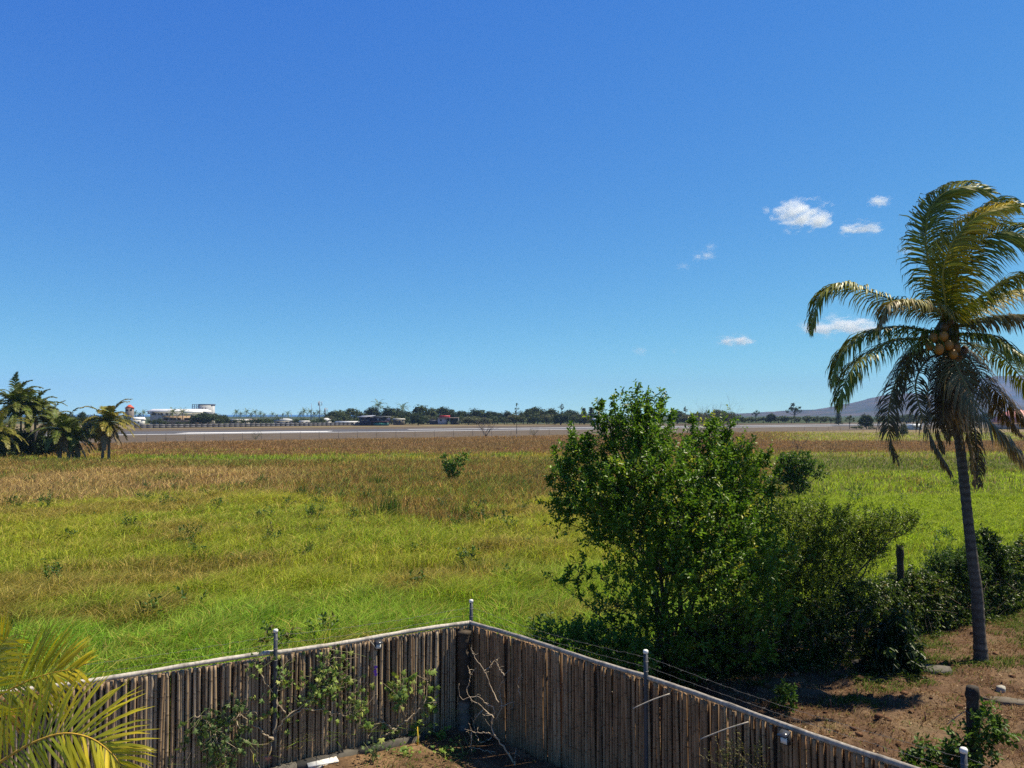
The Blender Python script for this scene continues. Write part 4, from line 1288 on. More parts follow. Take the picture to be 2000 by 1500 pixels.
CIT = [(.085, .165, .016), (.12, .215, .022), (.17, .28, .03), (.22, .29, .035), (.38, .38, .06)]
BUSH = [(1250, 835, 42, 0), (1232, 800, 18, -.2), (1278, 805, 24, .1), (1190, 835, 26, .2), (1215, 880, 52, .3), (1270, 880, 50, -.3),
        (1128, 880, 26, .4), (1150, 925, 46, .2), (1100, 930, 26, .6), (1115, 985, 40, .1), (1105, 1020, 20, .0), (1175, 985, 58, -.5), (1230, 950, 62, -.8), (1300, 940, 60, -.9),
        (1368, 885, 36, .2), (1405, 856, 26, .5), (1430, 900, 46, .3), (1380, 930, 62, -.4), (1440, 960, 60, -.1), (1480, 910, 26, .5), (1500, 960, 26, .6), (1470, 1020, 56, .2), (1410, 1030, 72, -.9),
        (1330, 1020, 76, -1.2), (1250, 1040, 66, -1.0), (1180, 1050, 40, -.3), (1290, 1110, 70, -1.1), (1370, 1120, 78, -1.3), (1450, 1110, 74, -.8), (1520, 1090, 46, .2), (1230, 1120, 44, -.4),
        (1420, 1200, 70, -1.0), (1490, 1180, 66, -.6), (1530, 1220, 36, -.5), (1350, 1210, 56, -.9), (1460, 1270, 54, -.7), (1380, 1280, 46, -.6), (1510, 1265, 30, -.6),
        (1400, 980, 60, 1.2), (1175, 1130, 26, -.3), (1205, 1185, 42, -.4), (1190, 1240, 40, -.5), (1245, 1200, 50, -.6), (1235, 1265, 50, -.8), (1290, 1255, 60, -.9), (1335, 1300, 44, -1.0), (1280, 1190, 50, -.8), (1200, 1000, 60, 1.2), (1330, 1080, 70, 1.2), (1460, 1080, 60, 1.3)]
wts = [1.0] * len(BUSH)
for i, l in enumerate(BUSH):
    if l[1] > 1090: wts[i] = .75
    if l[1] > 1190: wts[i] = .5
    if l[0] > 1465: wts[i] *= .6
    if l[0] < 1300 and l[1] > 1100: wts[i] = .45
    if l[0] < 1215 and l[1] > 1100: wts[i] = .28
bb = G(1310, 1322)
shrub('citrus_shrub', (bb[0], bb[1], 0), lob(BUSH, 16.6), 'big dark glossy-leaved many-stemmed shrub towering behind the right bamboo fence', 'shrub', CIT, 3900, 12, (.088, .048), 16, .035, 51, M['leaf'], None, .9, (.14, .62), .42, 9, wts=wts, fill=2.6)
# the tall upright shoots on its top and its low side branch belong to the same shrub
SHRUB = bpy.data.objects[-1] if False else [o for o in COL.objects if o.name == 'citrus_shrub'][0]


def shoots(root, list_, Y, seed, pal, leaf=(.085, .045), per=30):
    rg = np.random.default_rng(seed)
    base = np.array(root.location)
    for pth, dy in list_:
        pts = smooth_path(np.array([P(a, c, Y + dy) for a, c in pth]) - base, 20)
        b = MB(); b.tube(pts, np.linspace(.012, .004, 20), 5, (.075, .07, .045), cap=False)
        n = per
        f = np.sort(rg.random(n)); i = (f * 18.99).astype(int)
        p0 = pts[i] + (pts[i + 1] - pts[i]) * ((f * 18.99) - i)[:, None]
        twigs_and_leaves(b, rg, p0, np.full(n, .02), n, 4, leaf[0], leaf[1], pal, .6, (.05, .12), .003)
        b.build('shoot', M['leaf'], root)


shoots(SHRUB, [([(1250, 830), (1246, 790), (1243, 752)], 0), ([(1262, 830), (1264, 790), (1266, 762)], .1), ([(1288, 840), (1292, 800), (1293, 760)], .1), ([(1300, 850), (1312, 820), (1314, 800)], .2),
               ([(1200, 850), (1180, 810), (1170, 778)], .2), ([(1210, 850), (1202, 805), (1200, 776)], .2), ([(1190, 860), (1172, 830), (1168, 800)], .2), ([(1125, 900), (1115, 870), (1118, 848)], .4), ([(1110, 940), (1090, 905), (1083, 875)], .6), ([(1145, 890), (1148, 865), (1147, 850)], .4),
               ([(1100, 1000), (1082, 960), (1070, 930)], .5), ([(1230, 1240), (1180, 1210), (1135, 1170), (1100, 1145), (1068, 1122)], -.6), ([(1135, 1170), (1128, 1140), (1135, 1110), (1140, 1085)], -.6), ([(1100, 1145), (1110, 1125), (1112, 1105)], -.5), ([(1200, 1215), (1160, 1160), (1150, 1120)], -.4),
               ([(1470, 940), (1490, 905), (1505, 880)], .5), ([(1500, 980), (1515, 930), (1525, 905)], .5), ([(1415, 870), (1425, 840), (1432, 826)], .4), ([(1350, 860), (1352, 830), (1350, 815)], .3), ([(1375, 860), (1392, 835), (1398, 822)], .4)], 16.6, 5, CIT)

# second, finer and lighter shrub spilling over the hedge
SEC = [(1560, 1060, 48, 0), (1610, 1040, 46, .1), (1660, 1050, 40, .2), (1560, 1110, 58, -.3), (1620, 1100, 52, -.1), (1680, 1090, 34, .2), (1700, 1040, 26, .3), (1735, 1035, 28, .3), (1770, 1022, 22, .3), (1715, 1012, 18, .3), (1690, 1060, 30, .2), (1500, 1130, 56, .2), (1570, 1170, 60, -.4), (1640, 1150, 44, .0), (1540, 1010, 34, .3), (1590, 1000, 26, .4), (1650, 1015, 22, .4), (1600, 1230, 46, -.2), (1710, 1080, 22, .4)]
OLV = [(.11, .165, .022), (.15, .205, .03), (.20, .25, .038), (.30, .33, .06), (.07, .105, .02)]
sb = G(1585, 1285)
SEC_O = shrub('leafy_shrub', (sb[0], sb[1], 0), lob(SEC, 18.2), 'lighter olive fine-leaved shrub spreading between the big dark shrub and the hedge', 'shrub', OLV, 2900, 9, (.065, .026), 10, .025, 52, M['leaf'], None, .7, (.14, .42), .4, 8, wts=[1 if l[1] < 1200 else .5 for l in SEC])
shoots(SEC_O, [([(1680, 1060), (1688, 1020), (1692, 984)], .3), ([(1735, 1050), (1742, 1020), (1744, 994)], .3), ([(1730, 1055), (1770, 1040), (1790, 1015), (1795, 1000)], .3), ([(1600, 1040), (1608, 1000), (1612, 975)], .3), ([(1560, 1040), (1565, 1005), (1568, 985)], .3), ([(1640, 1040), (1650, 1005), (1662, 985)], .3), ([(1700, 1085), (1740, 1075), (1768, 1066)], .3), ([(1520, 1030), (1530, 990), (1535, 965)], .5)], 18.2, 6, OLV, (.065, .026), 24)


# ------------------------------------------------------------------ hedge: vines grown over the boundary wire
def hedge():
    rg = np.random.default_rng(14)
    x0, x1 = 1.2, 24.0
    hy = lambda xx: fence_y(xx) - .85 - .25 * sstep(10.5, 7.5, xx) + .9 * sstep(7.0, 4.0, xx)
    base = np.array([x0, hy(x0), 0])
    root = empty('hedge', tuple(base), 'long dark vine-covered hedge along the far edge of the dry plot', 'hedge')
    n = 15500
    x = x0 + (x1 - x0) * rg.random(n)
    hx = 1.35 + .40 * fbm(x * .7, x * 0, 3, 3) + .35 * sstep(11.0, 15.5, x) - .9 * sstep(6.0, 2.0, x)
    u = rg.random(n)
    z = hx * u ** .8
    th = .30 + .18 * fbm(x * 1.3, z * 1.3, 6, 3)
    front = rg.random(n) < .62
    off = np.where(front, -th, th * .8) * (1 - .55 * (u ** 6)) * rg.random(n) ** .3
    off = off - .25 * sstep(.35, .0, u) * rg.random(n)
    c = np.stack([x, hy(x) + off, z], 1) - base
    b = MB()
    k = rg.permutation(n)
    HP = [(.055, .09, .016), (.075, .115, .022), (.105, .15, .03), (.15, .18, .045), (.17, .12, .055)]
    twigs_and_leaves(b, rg, c, np.full(n, .02), n, 6, .085, .048, HP, .25, (.08, .28), .004, (.10, .075, .05), droop=.35)
    b.build('foliage', M['leaf'], root)
    b = MB()
    for _ in range(420):
        xx = x0 + 2 + (x1 - x0 - 2) * rg.random(); zz = .1 + 1.2 * rg.random()
        p0 = np.array([xx, hy(xx) - .35 - .2 * rg.random(), zz]) - base
        d = np.array([rg.normal() * .35, -.05 + .12 * rg.normal(), rg.normal() * .3])
        b.tube(smooth_path([p0, p0 + d * .5 + rg.normal(size=3) * .06, p0 + d], 6), [.006, .006, .005, .004, .003, .002], 4, np.array([.20, .15, .10]) * (.6 + .7 * rg.random()), cap=False)
    tag(b.build('dead_twig', M['twig'], root), kind='stuff')
    # the wire strands the vines climb
    for z in (.5, 1.0, 1.4):
        b = MB(); xs = np.linspace(x0, x1, 30)
        b.tube(np.stack([xs - base[0], hy(xs) - base[1], np.full(30, z)], 1), .004, 4, (.2, .18, .16)); b.build('fence_wire', M['steel'], root)


hedge()


def timber_post(px, py_top, Y, h, r, label, lean=(0, 0), c=(.045, .036, .028), group='timber posts around the dry plot', x=None):
    x = (px - 1000) / 1500 * Y if x is None else x
    rg = np.random.default_rng(int(px))
    b = MB(); n = 24; z = np.linspace(-.05, h, n)
    b.tube(np.stack([lean[0] * z / h, lean[1] * z / h, z], 1), r * (1 + .05 * rg.normal(size=n)) * np.where(np.arange(n) == n - 1, .92, 1), 11, np.array(c) * (.7 + .6 * rg.random((n, 1))), jit=.14, rng=rg)
    o = b.build('timber_post', M['bark'], None, smooth=False); o.location = (x, Y, 0)
    return tag(o, label, 'post', group)


timber_post(1752, 1065, 19.6, P(1752, 1065, 19.6)[2], .085, 'weathered bare timber post standing up out of the hedge left of the tall palm')
timber_post(1938, 1040, 21.9, P(1920, 1040, 21.9)[2], .10, 'leaning post buried in leaves in the hedge right behind the tall palm trunk', lean=(-.3, 0))
tp = timber_post(1886, 1335, 12.0, 1.52, .095, 'short charred black post in the right foreground with wire and green vines at its foot')

OVG = [(.03, .055, .012), (.045, .08, .016), (.07, .11, .02)]
shrub('vine_clump', (13.6, 21.85, 0), [(13.35, 21.8, 2.1, .30), (13.5, 21.8, 1.75, .34), (13.6, 21.8, 1.35, .34)], 'rounded clump of vine capping the leaning post behind the palm trunk', 'vine', OVG, 330, 8, (.085, .05), 3, .02, 61, M['leaf'], 'vine clumps on the plot', .3, (.08, .25), .1, 4)
shrub('vine_clump', (12.0, 21.0, 0), [(11.9, 20.9, 1.65, .26), (12.4, 21.0, 1.75, .24), (11.4, 20.8, 1.6, .2)], 'feathery lighter plant rising above the hedge left of the palm trunk', 'plant', [(.05, .10, .02), (.08, .14, .03)], 260, 12, (.09, .028), 4, .015, 62, M['softleaf'], 'vine clumps on the plot', .4, (.2, .5), .1, 4)
g = G(1745, 1322)
shrub('broadleaf_bush', (g[0], g[1], 0), [(g[0] + dx, g[1] + dy, z, r) for dx, dy, z, r in [(0, 0, .45, .42), (.25, .1, .55, .35), (-.25, 0, .5, .35), (0, .1, .85, .35), (.1, 0, 1.1, .25), (.3, -.1, .3, .3), (-.3, -.1, .25, .3)]],
      'dark bush with long drooping leaves in the shade at the foot of the hedge', 'bush', [(.022, .045, .012), (.035, .065, .016), (.06, .10, .022)], 330, 8, (.17, .05), 6, .02, 63, M['leaf'], None, .3, (.1, .3), .15, 4, droop=.7)
shrub('vine_clump', (6.6, 11.9, 0), [(6.75, 11.85, .35, .32), (6.95, 11.8, .7, .2), (6.4, 12.0, .3, .28), (7.25, 11.9, .75, .22), (7.2, 11.9, 1.05, .16), (6.2, 11.6, .2, .25)], 'green vine climbing the foot of the short black post', 'vine', [(.07, .13, .02), (.10, .17, .03), (.05, .09, .02)], 230, 8, (.085, .055), 4, .012, 64, M['softleaf'], 'vine clumps on the plot', .4, (.1, .3), .15, 3)
# loop of wire on the black post
b = MB(); a = np.linspace(0, 2 * math.pi, 20)
b.tube(np.stack([.105 * np.cos(a), .105 * np.sin(a), 1.15 + .03 * np.sin(a)], 1), .004, 4, (.35, .3, .25))
b.tube(smooth_path([(-.10, 0, 1.15), (-.25, -.05, 1.1), (-.42, -.02, .95)], 12), .006, 4, (.32, .26, .2))
b.build('wire_loop', M['steel'], tp)

# low dark weeds just outside the corner
shrub('low_weeds', (.9, 15.4, 0), [(*P(px, py, Y), r) for px, py, Y, r in [(1050, 1246, 15.2, .16), (1085, 1252, 15.1, .22), (1120, 1252, 15.2, .34), (1165, 1262, 15.2, .36), (1210, 1282, 15.1, .36), (1110, 1240, 15.8, .2), (1150, 1240, 15.9, .26), (1240, 1300, 14.8, .34)]],
      'dark leafy undergrowth outside the fence corner at the foot of the big shrub', 'undergrowth', [(.09, .19, .025), (.13, .24, .03), (.17, .28, .04)], 380, 9, (.08, .045), 6, .012, 65, M['leaf'], None, .5, (.12, .35), .5, 4)
# small weed by the right fence
g = G(1532, 1400)
shrub('leafy_weed', (g[0], g[1], 0), [(g[0], g[1], .2, .14), (g[0] + .03, g[1], .42, .13)], 'upright green weed just outside the right fence above the solar light', 'weed', [(.07, .14, .02), (.1, .18, .03)], 45, 8, (.075, .04), 3, .008, 66, M['softleaf'], None, .8, (.08, .2), .05, 2)

# ------------------------------------------------------------------ dry plot: short grass, clods, slabs, stakes
rng = np.random.default_rng(77)


def plot_grass():
    n = 130000
    x, Y = sample_ring(rng, n, 8.3, 25)
    x = np.abs(x)
    k = (rf_dist(x, Y) > .1) & (Y < fence_y(x) - .2)
    x, Y = x[k], Y[k]
    n1 = fbm(x / 1.3, Y / 1.3, 41, 3); n2 = fbm(x / .45, Y / .45, 42, 3); r = rng.random(len(x))
    g = sstep(.49, .62, fbm(x / 1.7 + 3, Y / 1.2, 44, 3))
    bare = sstep(.50, .62, n2) * (1 - g)
    k = r > .20 + .65 * bare
    x, Y, n1, n2, g = x[k], Y[k], n1[k], n2[k], g[k]
    m = len(x); r1, r2, r3 = rng.random(m), rng.random(m), rng.random(m)
    c = lerp(np.array([.26, .165, .08]), np.array([.16, .088, .045]), r1[:, None])
    c = lerp(c, np.array([.40, .29, .15]), (r2 > .8)[:, None] * .8)
    isg = r3 < (.08 + .8 * g)
    c = np.where(isg[:, None], lerp(np.array([.075, .135, .02]), np.array([.14, .17, .035]), r2[:, None]), c)
    z = .015 + relief(x, Y)
    V, q, t, C = blades(rng, x, Y, z, (.035 + .075 * r1 + .04 * g), np.full(m, .011) * (1 + .6 * isg), 1.5, c * (.7 + .5 * r2[:, None]), c)
    b = MB(); b.add(V, q, t, C)
    tag(b.build('dry_plot_grass', M['reed']), 'short straw-coloured cut grass and green weeds over the dry plot', 'grass', kind='stuff')
    # yard litter
    n = 26000
    x = -8 + 14 * rng.random(n); Y = 8.5 + 6 * rng.random(n)
    k = (rf_dist(x, Y) < -.15) & (Y < fence_y(x) - .25)
    x, Y = x[k], Y[k]; m = len(x)
    r1, r2 = rng.random(m), rng.random(m)
    g = sstep(.5, .62, fbm(x / .9, Y / .9, 47, 3))
    k = rng.random(m) < .25 + .7 * g; x, Y, r1, r2, g = x[k], Y[k], r1[k], r2[k], g[k]; m = len(x)
    c = np.where((r1 < .15 + .6 * g)[:, None], lerp(np.array([.07, .12, .02]), np.array([.15, .19, .04]), r2[:, None]), lerp(np.array([.3, .2, .1]), np.array([.16, .1, .055]), r2[:, None]))
    V, q, t, C = blades(rng, x, Y, .01 + .5 * relief(x + 40, Y), .03 + .07 * r1, np.full(m, .012), 1.4, c, c)
    b = MB(); b.add(V, q, t, C)
    tag(b.build('yard_weeds', M['reed']), 'thin weeds and straw litter over the soil of the fenced yard', 'grass', kind='stuff')


plot_grass()


def clods():
    n = 2600
    x = 2 + 20 * rng.random(n); Y = 8.5 + 14 * rng.random(n)
    dens = sstep(.55, .72, fbm(x * 1.9, Y * 1.9, 8, 3)) + .12
    k = (rf_dist(x, Y) > .15) & (Y < fence_y(x) - .4) & (rng.random(n) < dens)
    x, Y = x[k], Y[k]
    b = MB()
    ico = np.array([(0, 0, 1), (.89, 0, .45), (.28, .85, .45), (-.72, .53, .45), (-.72, -.53, .45), (.28, -.85, .45), (.72, .53, -.45), (-.28, .85, -.45), (-.89, 0, -.45), (-.28, -.85, -.45), (.72, -.53, -.45), (0, 0, -1)])
    tri = [(0, 1, 2), (0, 2, 3), (0, 3, 4), (0, 4, 5), (0, 5, 1), (1, 6, 2), (2, 7, 3), (3, 8, 4), (4, 9, 5), (5, 10, 1), (6, 7, 2), (7, 8, 3), (8, 9, 4), (9, 10, 5), (10, 6, 1), (11, 7, 6), (11, 8, 7), (11, 9, 8), (11, 10, 9), (11, 6, 10)]
    for i in range(len(x)):
        s = .02 + .07 * rng.random() ** 2.5
        V = ico * (.65 + .6 * rng.random((12, 1))) * s * np.array([1.2, 1, .75]) + np.array([x[i], Y[i], .02 + relief(x[i], Y[i]) + s * .2])
        b.add(V, None, tri, np.array([.12, .065, .038]) * (.6 + .9 * rng.random()))
    tag(b.build('soil_clods', M['soilclod']), 'dark turned-up clods of soil scattered over the dry plot', 'soil', kind='stuff')


clods()


def slab(px, py, w, d, h, rz, tilt, label, c=(.10, .088, .072), name='concrete_slab', group='grey slabs lying near the tall palm'):
    g = G(px, py, .1)
    rg = np.random.default_rng(int(px + py))
    n = 9
    a = np.sort(rg.random(n) * .5 + np.arange(n)) * 2 * math.pi / n
    ox = np.cos(a) * w / 2 * (.85 + .3 * rg.random(n)); oy = np.sin(a) * d / 2 * (.85 + .3 * rg.random(n))
    V = np.vstack([np.stack([ox * .96, oy * .96, np.full(n, h) + .01 * rg.normal(size=n)], 1), np.stack([ox, oy, np.full(n, h * .7)], 1), np.stack([ox, oy, np.full(n, -.06)], 1), [[0, 0, h]]])
    i = np.arange(n); j = (i + 1) % n
    q = np.concatenate([np.stack([i + n, j + n, j, i], 1), np.stack([i + 2 * n, j + 2 * n, j + n, i + n], 1)])
    t = np.stack([np.full(n, 3 * n), i, j], 1)
    b = MB(); b.add(V, q, t, c)
    o = b.build(name, M['concrete']); o.location = tuple(g); o.rotation_euler = (tilt, tilt * .5, rz)
    tag(o, label, 'slab' if name != 'stone' else 'stone', group)


slab(1690, 1300, .75, .5, .07, .3, .06, 'grey broken slab half in the hedge shade, left of the drooping-leaf bush')
slab(1815, 1309, .95, .5, .07, -.1, .04, 'pale grey flat slab between the drooping-leaf bush and the palm trunk')
slab(1660, 1282, .5, .4, .06, 1.0, .05, 'small slab deepest in the shade under the hedge')
slab(1955, 1349, .22, .14, .08, .2, .1, 'small white stone lying on the green weeds right of the palm', (.30, .28, .24), 'stone', None)
slab(1968, 1372, .9, .3, .05, -.3, .03, 'long flat grey stone at the right edge beyond the black post', (.12, .10, .075), 'stone', None)


def stake(px, py, h, label, c=(.16, .08, .05)):
    g = G(px, py, .08)
    b = MB(); b.tube([(0, 0, -.05), (.01, 0, h * .5), (.0, .01, h)], [.014, .012, .010], 6, c)
    o = b.build('stake', M['twig']); o.location = tuple(g); tag(o, label, 'stake', 'thin stakes in the dry plot')


stake(1674, 1372, .26, 'thin rusty stake in the open middle of the dry plot')
stake(1807, 1412, .20, 'short rusty stake among dark clods left of the black post')
stake(1622, 1385, .18, 'reddish stub near the tree shadow left of the taller stake')


def flat_litter(name, x, Y, z, size, cols, label):
    n = len(x)
    a = rng.random(n) * 6.3; L = size * (.5 + rng.random(n)); W = L * (.3 + .25 * rng.random(n))
    d = np.stack([np.cos(a), np.sin(a), rng.normal(size=n) * .25], 1); w = np.stack([-np.sin(a), np.cos(a), rng.normal(size=n) * .35], 1)
    p = np.stack([x, Y, z + .012], 1)
    V = np.stack([p - d * (L / 2)[:, None], p + w * (W / 2)[:, None], p + d * (L / 2)[:, None] + [0, 0, .012], p - w * (W / 2)[:, None]], 1).reshape(-1, 3)
    cols = np.asarray(cols); c = cols[rng.integers(0, len(cols), n)] * (.6 + .8 * rng.random((n, 1)))
    b = MB(); b.add(V, np.arange(n)[:, None] * 4 + np.array([[0, 1, 2, 3]]), None, np.repeat(c, 4, axis=0))
    tag(b.build(name, M['reed']), label, 'leaf litter', kind='stuff')


n_ = 9000
x_, y_ = 1 + 21 * rng.random(n_), 8.5 + 13 * rng.random(n_)
k_ = (rf_dist(x_, y_) > .1) & (y_ < fence_y(x_) - .5) & (rng.random(n_) < .25 + .75 * sstep(.45, .62, fbm(x_ / 1.1, y_ / 1.1, 91, 3)))
flat_litter('leaf_litter', x_[k_], y_[k_], .02 + relief(x_[k_], y_[k_]), .075, [(.26, .17, .09), (.17, .095, .05), (.36, .27, .17), (.09, .055, .035)], 'fallen brown leaves and cut straw over the dry plot')
n_ = 1500
x_, y_ = -7 + 11 * rng.random(n_), 9 + 5.5 * rng.random(n_)
k_ = (rf_dist(x_, y_) < -.2) & (y_ < fence_y(x_) - .3)
flat_litter('leaf_litter', x_[k_], y_[k_], .015 + .5 * relief(x_[k_] + 40, y_[k_]), .06, [(.26, .17, .09), (.15, .09, .05), (.36, .28, .18)], 'fallen dry leaves on the soil of the fenced yard')


def meadow_weeds():
    """broad-leaved weeds standing in the meadow grass"""
    rg = np.random.default_rng(101)
    n = 150
    x, Y = sample_ring(rg, n, 15, 62)
    k = (Y > fence_y(x) + .8); x, Y = x[k], Y[k]
    b = MB()
    c = np.stack([x, Y, .30 + .25 * rg.random(len(x))], 1)
    twigs_and_leaves(b, rg, c, .18 + .25 * rg.random(len(x)), 1500, 7, .13, .06, [(.06, .12, .02), (.09, .15, .025), (.13, .12, .04), (.12, .20, .03)], .8, (.15, .5), .006)
    tag(b.build('meadow_weeds', M['softleaf']), 'scattered dark broad-leaved weeds among the meadow grass', 'weeds', kind='stuff')


meadow_weeds()


# ------------------------------------------------------------------ distant trees
def far_tree_mesh(kind, seed):
    """(trunk MB, crown MB) of unit-height trees, crown made of many leaf-clump faces"""
    rg = np.random.default_rng(seed)
    tb, cb = MB(), MB()
    br = (.10, .085, .065)

    def clumps(c, r, n, size, cols, flat=.8):
        d = nrm(rg.normal(size=(n, 3)))
        p = np.asarray(c) + d * (r * rg.random((n, 1)) ** .4) * np.array([1, 1, flat])
        nn = nrm(d * .8 + np.array([0, 0, .5]) + rg.normal(size=(n, 3)) * .6)
        s1 = nrm(np.cross(nn, rg.normal(size=(n, 3)))); s2 = np.cross(nn, s1)
        sz = size * (.5 + rg.random((n, 1)))
        pts = [p + s1 * sz, p + s2 * sz * .8, p - s1 * sz * .9, p - s2 * sz * .8]
        V = np.stack(pts, 1).reshape(-1, 3)
        k = np.arange(n)[:, None] * 4
        cols = np.asarray(cols)
        cc = cols[rg.integers(0, len(cols), n)] * (.6 + .8 * rg.random((n, 1)))
        cb.add(V, k + np.array([[0, 1, 2, 3]]), None, np.repeat(cc, 4, axis=0))

    DK = [(.022, .040, .014), (.032, .055, .018), (.045, .070, .022)]
    MD = [(.05, .075, .025), (.07, .09, .03), (.04, .06, .02)]
    PL = [(.10, .11, .05), (.13, .13, .07), (.08, .095, .04)]
    if kind in ('round', 'wide', 'pale'):
        pal = {'round': DK, 'wide': MD, 'pale': PL}[kind]
        wd = {'round': .46, 'wide': .75, 'pale': .6}[kind]
        tb.tube(smooth_path([(0, 0, -.02), (.01, .01, .2), (.02, 0, .55)], 8), np.linspace(.035, .02, 8), 6, br)
        for k in range(5):
            a = k * 1.3; tb.tube(smooth_path([(0, 0, .2), (math.cos(a) * wd * .3, math.sin(a) * wd * .3, .4), (math.cos(a) * wd * .6, math.sin(a) * wd * .6, .6)], 5), np.linspace(.018, .008, 5), 4, br)
        for k in range(30):
            a = rg.random() * 6.3; rr = wd * .92 * math.sqrt(rg.random())
            z = .20 + .64 * rg.random() ** .75 * (1 - (rr / wd) ** 2 * .42)
            clumps((math.cos(a) * rr, math.sin(a) * rr, z), .15 + .11 * rg.random(), 75, .036, pal)
        clumps((0, 0, .72), .25, 170, .034, pal, .9)
        clumps((0, 0, .30), wd * .72, 260, .04, pal, .38)
    elif kind == 'conifer':
        tb.tube([(0, 0, -.02), (0, 0, .5), (0, 0, .98)], [.022, .016, .004], 6, br)
        for k in range(26):
            z = .12 + .85 * k / 26; w = .24 * (1 - z) ** .8 + .02
            for j in range(4):
                a = k * 1.1 + j * 1.57 + rg.random() * .5
                clumps((math.cos(a) * w * .6, math.sin(a) * w * .6, z - .03), .05 + w * .28, 14, .022, DK, .5)
    elif kind == 'slim':
        tb.tube(smooth_path([(0, 0, -.02), (.01, 0, .5), (.0, .01, .97)], 10), np.linspace(.018, .005, 10), 6, br)
        for k in range(16):
            z = .42 + .55 * rg.random(); a = rg.random() * 6.3; w = .05 + .09 * rg.random()
            e = (math.cos(a) * w, math.sin(a) * w, z + .04)
            tb.tube([(0, 0, z - .04), e], [.006, .003], 4, br)
            clumps(e, .045 + .03 * rg.random(), 20, .016, DK + MD, .6)
    elif kind == 'open':
        tb.tube(smooth_path([(0, 0, -.02), (.02, .0, .3), (.04, 0, .6)], 8), np.linspace(.03, .016, 8), 6, br)
        for k in range(11):
            a = rg.random() * 6.3; rr = .12 + .34 * rg.random(); z = .5 + .45 * rg.random() * (1 - rr)
            e = (math.cos(a) * rr, math.sin(a) * rr, z)
            tb.tube(smooth_path([(.02, 0, .35), (e[0] * .5, e[1] * .5, z - .12), e], 5), np.linspace(.013, .005, 5), 4, br)
            clumps(e, .10 + .08 * rg.random(), 60, .026, MD, .65)
    elif kind == 'bush':
        tb.tube([(0, 0, -.02), (0, 0, .4)], [.04, .02], 5, br)
        for k in range(10):
            a = rg.random() * 6.3; rr = .65 * math.sqrt(rg.random())
            clumps((math.cos(a) * rr, math.sin(a) * rr, .28 + .35 * rg.random()), .26, 55, .06, MD, .8)
    return tb, cb


PROTO = {}


def far_tree(kind, seed, px, top, base, Y, label, name='tree', width=None, cat='tree', group='trees along the far side of the airfield', tone=None):
    """px, top, base in photo pixels at distance Y; width = half width in pixels"""
    key = (kind, seed)
    if key not in PROTO:
        tb, cb = far_tree_mesh(kind, seed)
        root = empty(name, (0, 0, 0))
        tb.build('trunk', M['bark'], root, smooth=True)
        cb.build('crown', M['farleaf'], root)
        PROTO[key] = root
        o = root
    else:
        o = copy_tree(PROTO[key])
        o.name = name
    if width is not None and kind in ('round', 'wide', 'pale', 'bush') and Y > 390: width *= 1.35
    x = (px - 1000) / 1500 * Y
    h = P(px, top, Y)[2]
    wd0 = {'round': .52, 'wide': .78, 'pale': .65, 'conifer': .28, 'slim': .2, 'open': .55, 'bush': .85}[kind]
    sx = h if width is None else (width / 1500 * Y) / wd0
    o.location = (x, Y, 0); o.scale = (sx, sx, h)
    o.rotation_euler = (0, 0, (px * 1.7) % 6.28)
    return tag(o, label, cat, group)


YF = 450
T = far_tree
ga = 'trees along the far side of the airfield'
T('round', 101, 652, 800, 829, YF + 40, 'dark tree at the left end of the tall tree line, behind the grey fence', width=13)
T('wide', 102, 684, 794, 829, YF + 10, 'broad paler green tree just left of the dark blue house', width=27)
T('wide', 103, 668, 802, 829, YF - 5, 'lower olive tree in front of the left end of the tree line', width=16)
T('round', 104, 725, 791, 829, YF + 25, 'dark dome-shaped tree behind the dark blue house', width=15)
T('round', 105, 760, 791, 829, YF + 20, 'dark tree rising behind the right half of the dark blue house', width=18)
T('round', 101, 781, 797, 829, YF + 20, 'smaller dark tree right of the dark blue house', width=13)
T('wide', 102, 800, 801, 829, YF + 10, 'olive tree between the dark blue house and the tallest dome tree', width=16)
T('wide', 103, 827, 788, 829, YF + 15, 'tallest and broadest dome tree of the whole tree line', width=26)
T('round', 105, 817, 803, 831, YF - 40, 'darkest low tree standing in front of the tallest dome tree', width=14)
T('round', 104, 862, 791, 829, YF + 25, 'dark dome tree rising behind the red-roofed kiosk', width=18)
T('wide', 102, 884, 797, 829, YF + 30, 'mid-green tree just right of the red-roofed kiosk', width=16)
T('round', 101, 902, 799, 829, YF + 25, 'first small dark dome tree right of the kiosk', width=13)
T('round', 105, 930, 795, 829, YF + 20, 'second dark dome tree right of the kiosk, a little taller than the first', width=16)
T('round', 104, 957, 800, 829, YF + 20, 'third dark dome tree right of the kiosk', width=15)
T('pale', 106, 915, 812, 830, YF - 20, 'grey-green scrubby tree below the second dome tree right of the kiosk', width=16)
T('pale', 107, 944, 814, 830, YF - 20, 'grey-green scrubby tree right of its pale twin', width=14)
T('round', 101, 972, 803, 829, YF + 20, 'low dark tree left of the slim nearer tree', width=12)
T('wide', 103, 990, 800, 829, YF + 20, 'mid-green tree directly left of the slim nearer tree', width=14)
T('slim', 108, 1009, 787, 848, 226, 'slim sparse tree standing nearer than the tree line, on the runway side', width=8, group='lone trees on the airfield')
T('wide', 102, 1030, 796, 829, YF + 10, 'broad tree right of the slim nearer tree', width=18)
T('round', 104, 1043, 791, 829, YF + 20, 'tall dark tree right of the slim nearer tree', width=18)
T('wide', 103, 1072, 795, 829, YF + 20, 'broad dark tree left of the emergent bunch-topped tree', width=20)
T('slim', 109, 1096, 785, 829, YF + 10, 'emergent tree with a bunched top above the darkest round bush tree', width=8)
T('round', 105, 1095, 804, 829, YF - 25, 'very dark round tree under the emergent bunch-topped one', width=14)
T('round', 101, 1113, 797, 829, YF + 20, 'dark tree right of the emergent bunch-topped tree', width=14)
